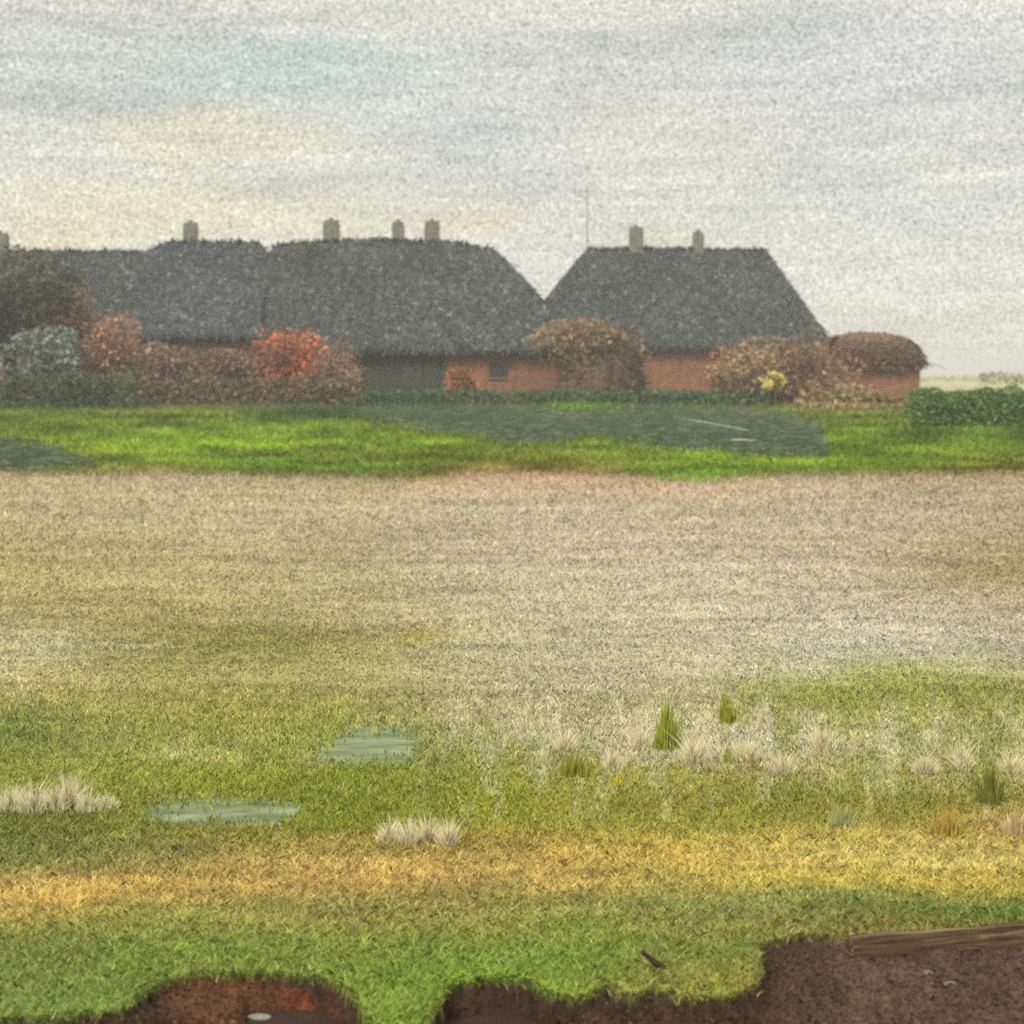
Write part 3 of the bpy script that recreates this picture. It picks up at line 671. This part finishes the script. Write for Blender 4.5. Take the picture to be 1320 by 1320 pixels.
# dung heap in front of the gap
def mound(name, label, cat, px, Y, halfw, top, cols, n, skew=.25, depth=.7):
    x = wx(px, Y); h = wz(top, Y); rx = halfw / F * Y
    root = empty(name, (x, Y, 0)); tag(root, label, cat)
    vs, fs, ns, nt = [], [], 44, 16
    for j in range(nt + 1):
        for i in range(ns):
            a = 2 * math.pi * i / ns; t = j / nt * math.pi / 2
            p = np.array([math.cos(a) * math.cos(t) ** .8 * rx, math.sin(a) * math.cos(t) ** .8 * rx * depth, h * math.sin(t) ** 1.1])
            p[0] += skew * rx * math.sin(t); k = 1 + .22 * (fbm(np.array([p[0] * .9 + 50]), np.array([p[2] + p[1] * .7 + 50]), 19)[0] - .5)
            vs.append(p * k)
    for j in range(nt):
        for i in range(ns): fs.append((j * ns + i, j * ns + (i + 1) % ns, (j + 1) * ns + (i + 1) % ns, (j + 1) * ns + i))
    mb = MB(); mb.add(vs, fs, lin(cols[0])); body = mb.build('heap', M_thatch, root)
    V = np.array(vs); idx = rng.integers(0, len(V), n); P = V[idx] * 1.01 + rng.normal(0, .12, (n, 3)); P[:, 2] = np.maximum(P[:, 2], .03)
    d = rng.normal(size=(n, 3)) * np.array([1, .6, .35]); d *= rng.uniform(.15, .5, (n, 1)) / np.linalg.norm(d, axis=1)[:, None]
    w = np.cross(d, rng.normal(size=(n, 3))); w *= .05 / np.linalg.norm(w, axis=1)[:, None]
    c = np.array([lin(k) for k in cols])[rng.integers(0, len(cols), n)] * np.clip(rng.normal(1, .3, (n, 1)), .4, 1.8)
    link('loose_straw', np_mesh('loose_straw', np.stack([P - w, P + w, P + d + w, P + d - w], 1), 4, c), M_straw, root)
mound('dung_heap', 'dark brown rounded heap between the two red brick walls', 'heap', 770, 103, 58, 454, [(96, 78, 66), (80, 66, 56), (118, 98, 82), (70, 58, 50)], 2600)

# shrubs and trees about the farm
bush('broad_tree', 'dark leaning tree at the far left before the low barn', 'tree', 104, 14, 328, 74, [(72, 70, 56), (62, 60, 48), (84, 82, 64), (66, 70, 52)], 5200, .24, base=462, nclump=34)
bush('silver_bush', 'silvery grey bush beneath the dark leaning tree', 'bush', 100, 52, 426, 50, [(118, 123, 117), (106, 112, 104), (90, 96, 86), (130, 134, 128)], 2600, .18, base=486, nclump=22)
bush('autumn_tree', 'thin tan and orange autumn tree against the low barn roof', 'tree', 105, 97, 376, 26, [(176, 120, 68), (150, 110, 74), (122, 92, 74), (128, 122, 96)], 1500, .19, base=470, nclump=14)
bush('tan_bush', 'rounded tan bush with a warm orange top by the plum wall', 'bush', 104, 143, 408, 38, [(176, 126, 78), (150, 112, 82), (138, 104, 86), (120, 92, 78)], 2100, .18, base=495, nclump=18)
bush('orange_bush', 'vivid orange red bush in front of the farmhouse wall', 'bush', 103, 367, 424, 46, [(180, 98, 50), (188, 112, 48), (168, 86, 58), (146, 86, 58), (116, 82, 62), (128, 88, 66)], 3000, .19, base=502, nclump=22)
bush('pale_bush', 'pale pinkish bush right of the vivid orange bush', 'bush', 102.5, 432, 446, 30, [(150, 118, 98), (132, 102, 84), (112, 94, 80), (164, 142, 122)], 1500, .16, base=508, nclump=16)
bush('low_orange_bush', 'small orange brown bush beside the dark barn door', 'bush', 103.5, 592, 476, 19, [(176, 104, 52), (150, 94, 54), (126, 84, 56)], 800, .16, base=512, nclump=12)
bush('bare_brown_tree', 'loose tan brown tree standing above the dark heap', 'tree', 106, 752, 413, 66, [(136, 112, 82), (122, 100, 74), (148, 124, 92), (108, 90, 68)], 3600, .2, base=482, nclump=26)
bush('bramble_bush', 'wide tangled brown bush left of the small shed', 'bush', 100, 1012, 436, 74, [(132, 106, 76), (112, 92, 64), (154, 126, 92), (96, 80, 56), (126, 92, 68)], 5600, .19, base=530, nclump=34)
bush('tangled_bush', 'low straggling tan bush in front of the small shed', 'bush', 84, 1095, 500, 62, [(140, 116, 78), (120, 104, 64), (108, 100, 58), (150, 128, 90)], 2400, .17, base=546, nclump=24, trunk_h=.1)
bush('yellow_bush', 'tiny pale yellow bush against the tangled brown bush', 'bush', 92, 995, 481, 15, [(202, 184, 96), (186, 168, 84), (166, 148, 80)], 500, .14, base=502, nclump=9)
bush('rust_bush', 'rust coloured bush by the second red brick wall', 'bush', 108, 935, 450, 24, [(178, 112, 54), (150, 98, 58), (126, 90, 60)], 900, .17, base=512, nclump=13)
bush('plum_bush', 'dull plum brown bush below the bluish thatched house', 'bush', 103, 215, 446, 46, [(124, 100, 88), (108, 90, 78), (140, 114, 98), (98, 86, 70)], 2400, .18, base=512, nclump=22)
bush('dusky_bush', 'dusky brown bush left of the vivid orange bush', 'bush', 102, 292, 452, 42, [(120, 98, 84), (106, 86, 76), (134, 106, 88), (98, 84, 66)], 2200, .18, base=512, nclump=22)
hedge('dark_hedge', 'dark grey green hedge below the silvery bush', (wx(-120, 86), 86), (wx(176, 86), 86), 2.2, 1.8, [(74, 82, 62), (66, 74, 56), (84, 92, 68), (90, 94, 76)], 7000, .13)
hedge('brown_hedge', 'low straggly brown hedge along the foot of the farmhouse walls', (wx(160, 93), 93), (wx(470, 93), 93), 1.9, 1.2, [(104, 90, 74), (92, 82, 64), (118, 100, 82), (84, 88, 60)], 4200, .16)
hedge('reed_fringe', 'dark green reed fringe on the far shore of the pond', (wx(400, 98), 98), (wx(1000, 98), 98), 1.0, .7, [(58, 92, 58), (66, 88, 60), (76, 100, 58), (70, 96, 70)], 5200, .14, 'reeds')
hedge('green_hedge', 'dark green hedge at the right beside the bright meadow', (wx(1172, 57), 57), (wx(1560, 54), 54), 1.6, 1.3, [(84, 110, 64), (76, 98, 60), (94, 118, 64), (82, 96, 64)], 13000, .08)
hedge('distant_hedge', 'faint olive hedge on the horizon at the far right', (wx(1262, 260), 260), (wx(1700, 250), 250), 2.3, 1.5, [(122, 122, 72), (108, 112, 66), (136, 134, 88)], 2600, .3)
hedge('pale_hedge', 'pale greyish hedge line beyond the small shed', (wx(1150, 330), 330), (wx(1500, 330), 330), 1.5, 1.5, [(170, 168, 144), (152, 152, 122), (160, 156, 130)], 2200, .3)

# ------------------------------------------------------------------ things standing in the marsh and ditch
def clump(name, label, cat, px, base_py, h_px, w_px, n, cols, group=None, tipcols=None, lean=.25, bw=2.4, taper=.7):
    Y = float(gy(base_py)); x = wx(px, Y); s = Y / F; z0 = float(height(np.array([x]), np.array([Y]))[0])
    a = rng.uniform(0, 2 * math.pi, n); r = rng.random(n) ** .7 * w_px * s * .5
    B = np.stack([np.cos(a) * r, np.sin(a) * r * .7, np.full(n, -.01)], 1)
    H = h_px * s * rng.uniform(.3, 1.0, n) * (1 - taper * (r / (w_px * s * .5)) ** .9 * .8)
    ln = np.stack([np.cos(a) * .6 + rng.normal(0, .5, n), np.sin(a) * .5, 0 * a], 1) * (lean * H)[:, None]
    T = B + ln + np.stack([0 * H, 0 * H, H], 1); Mi = B + ln * .35 + np.stack([0 * H, 0 * H, H * .58], 1)
    o = np.stack([rng.uniform(.5, 1, n) * bw * s / 2, rng.normal(0, .3, n) * bw * s / 2, 0 * H], 1)
    V = np.stack([B - o, B + o, Mi + o, T, Mi - o], 1)
    c0 = np.array([lin(k) for k in cols])[rng.integers(0, len(cols), n)] * np.clip(rng.normal(1.15, .16, (n, 1)), .5, 1.7)
    c = np.repeat(c0[:, None, :], 5, 1)
    if tipcols:
        ct = np.array([lin(k) for k in tipcols])[rng.integers(0, len(tipcols), n)] * np.clip(rng.normal(1.15, .14, (n, 1)), .6, 1.6)
        for k in (2, 3, 4): c[:, k] = ct
    o_ = link(name, np_mesh(name, V, 5, c), M_plume); o_.location = (x, Y, z0)
    tag(o_, label, cat, group, 'thing'); return o_

WH, GR = [(218, 208, 174), (204, 194, 156), (224, 216, 188)], [(160, 156, 96), (178, 172, 128), (140, 140, 76)]
for px, by, h, w, lab in (
    (16, 1050, 56, 34, 'white cotton grass clump cut by the left edge'), (42, 1054, 66, 34, 'broad white cotton grass clump second from the left edge'),
    (72, 1050, 44, 34, 'short white cotton grass clump left of the tallest white plume'), (90, 1044, 66, 24, 'tallest white cotton grass plume of the left patch'),
    (114, 1050, 44, 30, 'white cotton grass clump right of the tallest left plume'), (140, 1046, 30, 26, 'smallest white cotton grass clump ending the left patch'),
    (500, 1086, 44, 26, 'thin pale cotton grass clump leftmost at the golden band'), (526, 1090, 54, 22, 'dense white cotton grass clump at the golden band'),
    (551, 1086, 62, 18, 'tallest slender cotton grass plume at the golden band'), (577, 1090, 54, 24, 'rightmost white cotton grass clump at the golden band'),
    (893, 988, 66, 20, 'lone upright white cotton grass plume right of the green reeds'), (686, 925, 32, 22, 'small distant white cotton grass tuft in the pale field'),
    (728, 968, 44, 34, 'faint cream cotton grass clump left of the olive reed tuft'), (790, 990, 40, 26, 'faint cream cotton grass clump just above the tiny yellow flowers'),
    (825, 962, 46, 36, 'pale cotton grass clump left of the tall pointed reeds'), (1060, 968, 48, 34, 'pale cotton grass clump under the middle of the right green strip'),
    (1192, 1000, 46, 30, 'dim cream cotton grass clump above the upright golden tuft'), (1240, 996, 54, 22, 'slim cream cotton grass clump left of the dark olive reeds'), (1303, 1000, 50, 26, 'cream cotton grass clump at the right edge above the cream tuft'),
    (1010, 1000, 50, 26, 'faded cream cotton grass clump among the right marsh'), (960, 985, 50, 40, 'wide pale cream cotton grass clump between two green tufts')):
    clump('cottongrass', lab, 'cotton grass', px, by, h, w, 260, GR, 'white cotton grass clumps in the marsh', WH, bw=1.6, lean=.5, taper=.8)
GREEN = [(146, 152, 62), (128, 138, 54), (162, 164, 76), (150, 150, 50)]
clump('reed_clump', 'tall pointed green reed clump standing alone in the pale marsh', 'reeds', 860, 965, 104, 34, 240, GREEN, lean=.1, taper=1.0)
clump('reed_clump', 'short green reed tuft at the corner of the green strip', 'reeds', 938, 935, 64, 26, 90, GREEN, lean=.15)
clump('reed_clump', 'slim green reed tuft between two pale plumes', 'reeds', 940, 985, 36, 14, 50, GREEN, lean=.15)
clump('reed_clump', 'dark olive reed tuft at the far right of the marsh', 'reeds', 1275, 1035, 74, 34, 150, [(134, 134, 68), (120, 122, 58)], lean=.2)
clump('reed_clump', 'olive reed tuft left of the pale hollow', 'reeds', 740, 1000, 52, 40, 120, [(150, 150, 66), (138, 140, 60)], lean=.25)
clump('golden_tuft', 'upright golden grass tuft above the golden band at the right', 'grass tuft', 1222, 1078, 52, 40, 160, [(178, 154, 76), (166, 142, 70), (186, 164, 88)], lean=.2)
clump('pale_tuft', 'cream grass tuft touching the right edge above the golden band', 'grass tuft', 1308, 1074, 48, 34, 150, [(206, 186, 150), (186, 160, 120)], lean=.25)
clump('flower_tuft', 'tiny bright yellow flower tuft in the olive marsh', 'flowers', 797, 1012, 20, 10, 40, [(206, 190, 30), (190, 176, 40)], lean=.3)
clump('pale_tuft', 'rounded pale grey green grass tuft above the golden band', 'grass tuft', 1085, 1068, 48, 36, 170, [(176, 174, 122), (160, 160, 108)], lean=.3)

# thin pale tubes added on the pond to imitate glints on its water
for (xa, ya, xb, yb, lab) in ((868, 537, 966, 554, 'long pale imitation glint slanting across the dark pond'), (942, 566, 975, 566.5, 'short pale imitation glint near the right end of the pond')):
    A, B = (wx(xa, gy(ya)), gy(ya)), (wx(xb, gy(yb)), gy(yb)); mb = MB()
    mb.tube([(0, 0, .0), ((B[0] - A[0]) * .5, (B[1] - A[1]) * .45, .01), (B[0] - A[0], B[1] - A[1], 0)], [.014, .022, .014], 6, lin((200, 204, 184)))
    o = mb.build('glint_streak', M_wood, smooth=True); o.location = (A[0], A[1], -.03); tag(o, lab, 'imitation glint')

def ground_pt(px, py, z):
    Y = (CAM - z) * F / (py - HZ); return wx(px, Y), Y

def stone(name, label, cat, px, py, z, size, col, seed):
    x, y = ground_pt(px, py, z); z = float(height(np.array([x]), np.array([y]))[0])
    if z < -.118: z = -.118
    ns, nt, vs, fs = 18, 10, [], []
    for j in range(nt + 1):
        for i in range(ns):
            a, t = 2 * math.pi * i / ns, -math.pi / 2 + math.pi * j / nt
            d = np.array([math.cos(a) * math.cos(t), math.sin(a) * math.cos(t), math.sin(t)])
            k = .8 + .45 * fbm(np.array([d[0] * 1.4 + seed]), np.array([d[2] * 1.4 + d[1] + seed]), 13)[0]
            vs.append(d * k * np.array(size) * .5)
    for j in range(nt):
        for i in range(ns): fs.append((j * ns + i, j * ns + (i + 1) % ns, (j + 1) * ns + (i + 1) % ns, (j + 1) * ns + i))
    mb = MB(); mb.add(vs, fs, lin(col)); o = mb.build(name, M_stone, smooth=True); o.location = (x, y, z + size[2] * .18); tag(o, label, cat)
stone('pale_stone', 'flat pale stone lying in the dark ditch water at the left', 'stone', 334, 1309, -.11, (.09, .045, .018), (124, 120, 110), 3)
stone('pale_stone', 'pale stone on the brown earth below the old plank', 'stone', 1225, 1270, -.09, (.05, .04, .02), (120, 112, 98), 8)
stone('pale_stone', 'small greyish stone sunk in mud left of the stone below the plank', 'stone', 1196, 1264, -.09, (.04, .035, .025), (108, 100, 88), 12)
# dark stick leaning in the grass
xa, ya = ground_pt(828, 1238, .06); xb, yb = ground_pt(886, 1296, -.18)
mb = MB(); mb.tube([(xa, ya, .09), ((xa * .6 + xb * .4) + .01, ya * .6 + yb * .4, -.0), (xb, yb, -.19)], [.008, .016, .02], 7, lin((70, 54, 40)))
o = mb.build('dead_stick', M_bark, smooth=True); tag(o, 'dark dead stick slanting from the grass down into the ditch', 'stick')
# old plank along the turf edge and the stakes that hold it
def board(name, label, cat, pa, pb, z0, z1, th, off, mat=M_plank):
    xa, ya = pa; xb, yb = pb; L = math.hypot(xb - xa, yb - ya)
    mb = MB(); n = 14
    for k in range(n):
        pass
    vs, fs = [], []
    for k in range(n + 1):
        x = L * k / n; wob = .008 * (vnoise(np.array([k * .7 + off]), np.array([.5]), 3)[0] - .5) * 2
        for (yy, zz) in ((0, z0), (th, z0), (th, z1), (0, z1)):
            vs.append((x, yy + wob, zz + .012 * (vnoise(np.array([k * .9 + off]), np.array([zz * 9 + 2]), 4)[0] - .5)))
    for k in range(n):
        for q in range(4): fs.append((k * 4 + q, k * 4 + (q + 1) % 4, (k + 1) * 4 + (q + 1) % 4, (k + 1) * 4 + q))
    fs += [(3, 2, 1, 0), tuple(n * 4 + q for q in range(4))]
    mb.add(vs, fs); o = mb.build(name, mat); o.location = (xa, ya, 0); o.rotation_euler.z = math.atan2(yb - ya, xb - xa)
    tag(o, label, cat); return o
pa, pb = ground_pt(1096, 1213, 0), ground_pt(1420, 1188, 0)
pa, pb = (pa[0], pa[1] - .05), (pb[0], pb[1] - .05)
board('bank_plank', 'long weathered grey brown plank along the turf edge at right', 'plank', pa, pb, -.118, .028, .035, 1.0)
pa2, pb2 = (pa[0] + .55, pa[1] + .02), (pb[0] + .1, pb[1] - .03)
for px, h, lab, wd in ((1152, -.1, 'dark round stake under the plank, leftmost of the stakes', .022), (1166, -.1, 'pale grey round stake beside the dark stake under the plank', .02), (1103, -.11, 'dark rotten stake at the plank end', .022)):
    x = wx(px, 5.42); y = 5.42 if px > 1110 else 5.45
    mb = MB(); z0 = float(height(np.array([x]), np.array([y]))[0])
    mb.tube([(0, 0, z0 - .15), (.004, 0, z0), (.006, .03, -.0)], [wd, wd, wd * .92], 9, lin((148, 140, 130) if 'pale' in lab else (76, 64, 52)))
    o = mb.build('bank_stake', M_wood, smooth=False); o.location = (x, y, 0); tag(o, lab, 'stake', 'stakes under the bank plank')

# ------------------------------------------------------------------ sky, light, camera
w = bpy.data.worlds.new('World'); sc.world = w; w.use_nodes = True
nt = w.node_tree; nt.nodes.clear(); L = nt.links.new
out = N(nt, 'ShaderNodeOutputWorld'); tc = N(nt, 'ShaderNodeTexCoord')
SUN_EL, SUN_AZ = math.radians(48), math.radians(215)
sky = N(nt, 'ShaderNodeTexSky', sky_type='NISHITA'); sky.sun_disc = False; sky.sun_elevation = SUN_EL; sky.sun_rotation = SUN_AZ
bg1 = N(nt, 'ShaderNodeBackground', Strength=0.1); L(sky.outputs[0], bg1.inputs[0])
wn = N(nt, 'ShaderNodeTexNoise', Scale=5.0, Detail=4.0, Roughness=.6)
mp = N(nt, 'ShaderNodeMapping'); mp.inputs['Scale'].default_value = (1, 1, 2.4); L(tc.outputs['Generated'], mp.inputs[0]); L(mp.outputs[0], wn.inputs['Vector'])
wsub = N(nt, 'ShaderNodeVectorMath', operation='SUBTRACT'); L(wn.outputs['Color'], wsub.inputs[0]); wsub.inputs[1].default_value = (.5, .5, .5)
wsc = N(nt, 'ShaderNodeVectorMath', operation='MULTIPLY'); L(wsub.outputs[0], wsc.inputs[0]); wsc.inputs[1].default_value = (.22, .05, .05)
pos = N(nt, 'ShaderNodeVectorMath', operation='ADD'); L(tc.outputs['Generated'], pos.inputs[0]); L(wsc.outputs[0], pos.inputs[1])

def cloud(prev, px, py, hw, hh, col, k):
    v = np.array([(px - CX) / F, 1.0, (HZ - py) / F]); nv = np.linalg.norm(v); v /= nv
    s = N(nt, 'ShaderNodeVectorMath', operation='SUBTRACT'); L(pos.outputs[0], s.inputs[0]); s.inputs[1].default_value = tuple(v)
    m = N(nt, 'ShaderNodeVectorMath', operation='MULTIPLY'); L(s.outputs[0], m.inputs[0]); m.inputs[1].default_value = (F * nv / hw, 1.0, F * nv / hh)
    d = N(nt, 'ShaderNodeVectorMath', operation='LENGTH'); L(m.outputs[0], d.inputs[0])
    r = N(nt, 'ShaderNodeMapRange', interpolation_type='SMOOTHSTEP'); r.inputs[1].default_value = 1.5; r.inputs[2].default_value = .35; r.inputs[3].default_value = 0; r.inputs[4].default_value = k
    L(d.outputs['Value'], r.inputs[0])
    x = mult(nt, prev, lin(col), 'MIX'); L(r.outputs[0], x.inputs[0]); return x.outputs[2]
base = N(nt, 'ShaderNodeTexNoise', Scale=7.0, Detail=5.0, Roughness=.6)
mp2 = N(nt, 'ShaderNodeMapping'); mp2.inputs['Scale'].default_value = (1, 1, 7.0); L(tc.outputs['Generated'], mp2.inputs[0]); L(mp2.outputs[0], base.inputs['Vector'])
cr = N(nt, 'ShaderNodeValToRGB'); e = cr.color_ramp.elements
e[0].position = .34; e[0].color = (*lin((208, 209, 201)), 1); e[1].position = .66; e[1].color = (*lin((228, 227, 216)), 1)
L(base.outputs[0], cr.inputs[0]); c = cr.outputs[0]
for p in ((250, 82, 200, 44, (192, 208, 203), .75), (370, 90, 190, 38, (193, 209, 204), .65), (300, 60, 260, 16, (196, 208, 204), .5), (480, 150, 130, 40, (204, 210, 209), .6), (120, 118, 150, 36, (194, 198, 196), .7), (650, 200, 120, 60, (203, 205, 207), .6),
          (220, 180, 110, 40, (226, 219, 192), .75), (300, 175, 190, 30, (226, 220, 196), .6), (240, 275, 260, 40, (229, 219, 188), .75), (560, 262, 200, 30, (222, 216, 196), .5), (90, 310, 90, 24, (230, 218, 186), .6), (590, 278, 50, 20, (222, 204, 174), .6),
          (850, 310, 60, 16, (222, 212, 184), .5), (780, 90, 160, 50, (198, 200, 198), .6), (990, 60, 90, 60, (196, 198, 190), .5), (1120, 90, 220, 90, (205, 206, 210), .6), (860, 190, 160, 60, (214, 212, 200), .5),
          (1200, 330, 250, 90, (216, 216, 210), .5), (520, 240, 200, 30, (208, 208, 198), .5), (70, 40, 160, 40, (206, 206, 200), .5), (1060, 230, 120, 40, (198, 199, 192), .4)):
    c = cloud(c, *p)
sn = N(nt, 'ShaderNodeTexNoise', Scale=9.0, Detail=6.0, Roughness=.62, Distortion=.4); mp4 = N(nt, 'ShaderNodeMapping'); mp4.inputs['Scale'].default_value = (1, 1, 11.0)
L(tc.outputs['Generated'], mp4.inputs[0]); L(mp4.outputs[0], sn.inputs['Vector'])
sr = N(nt, 'ShaderNodeMapRange'); sr.inputs[1].default_value = .32; sr.inputs[2].default_value = .68; sr.inputs[3].default_value = .86; sr.inputs[4].default_value = 1.10; L(sn.outputs[0], sr.inputs[0])
sc_ = N(nt, 'ShaderNodeCombineColor')
for i in range(3): L(sr.outputs[0], sc_.inputs[i])
c = mult(nt, c, sc_.outputs[0]).outputs[2]
# fine broken altocumulus mottle
gn = N(nt, 'ShaderNodeTexNoise', Scale=620.0, Detail=1.0, Roughness=.5); mp3 = N(nt, 'ShaderNodeMapping'); mp3.inputs['Scale'].default_value = (1, 1, 1.7)
L(tc.outputs['Generated'], mp3.inputs[0]); L(mp3.outputs[0], gn.inputs['Vector'])
gr = N(nt, 'ShaderNodeMapRange'); gr.inputs[1].default_value = .3; gr.inputs[2].default_value = .7; gr.inputs[3].default_value = .44; gr.inputs[4].default_value = 1.56; L(gn.outputs[0], gr.inputs[0])
gc = N(nt, 'ShaderNodeCombineColor')
for i in range(3): L(gr.outputs[0], gc.inputs[i])
c = mult(nt, c, gc.outputs[0]).outputs[2]
# overcast sky is brighter overhead
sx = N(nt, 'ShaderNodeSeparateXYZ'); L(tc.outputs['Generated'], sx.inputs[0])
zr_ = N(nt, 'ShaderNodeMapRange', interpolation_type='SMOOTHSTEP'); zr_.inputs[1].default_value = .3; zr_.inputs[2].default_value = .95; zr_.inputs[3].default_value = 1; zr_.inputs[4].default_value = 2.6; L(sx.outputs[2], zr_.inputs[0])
c = mult(nt, c, (.635, .625, .597)).outputs[2]
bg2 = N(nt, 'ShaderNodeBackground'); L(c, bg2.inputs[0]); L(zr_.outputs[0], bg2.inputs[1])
ms = N(nt, 'ShaderNodeMixShader'); ms.inputs[0].default_value = .93
L(bg1.outputs[0], ms.inputs[1]); L(bg2.outputs[0], ms.inputs[2]); L(ms.outputs[0], out.inputs[0])

def haze():
    mb = MB(); mb.box(-17000, 17000, -80, 4300, -1.2, 17.5); o = mb.build('haze', None); o['kind'] = 'stuff'
    m = bpy.data.materials.new('morning_haze'); m.use_nodes = True; t = m.node_tree; t.nodes.clear()
    a = N(t, 'ShaderNodeOutputMaterial'); v = N(t, 'ShaderNodeVolumePrincipled', Density=.0009, Anisotropy=.0); v.inputs['Color'].default_value = (.995, .99, .97, 1)
    t.links.new(v.outputs[0], a.inputs['Volume']); o.data.materials.append(m)
haze()
ld = bpy.data.lights.new('sun', 'SUN'); ld.energy = 1.5; ld.angle = math.radians(14); ld.color = (1, .96, .9)
lo = bpy.data.objects.new('sun', ld); COL.objects.link(lo); lo.rotation_euler = (math.radians(90) - SUN_EL, 0, math.radians(-35))

cd = bpy.data.cameras.new('camera'); co = bpy.data.objects.new('camera', cd); COL.objects.link(co)
co.location = (0, 0, CAM); co.rotation_euler = (math.radians(90), 0, 0)
cd.sensor_width = 36; cd.lens = 36 * F / 1320; cd.shift_y = (HZ - 660) / 1320; cd.clip_start = .1; cd.clip_end = 6000
cd.dof.use_dof = True; cd.dof.focus_distance = 8.5; cd.dof.aperture_fstop = 2.1
sc.camera = co
vs_ = sc.view_settings; vs_.view_transform = 'Standard'; vs_.look = 'None'; vs_.exposure = .75; vs_.gamma = 1
sc.render.engine = 'CYCLES'; sc.cycles.use_denoising = False; sc.cycles.max_bounces = 6
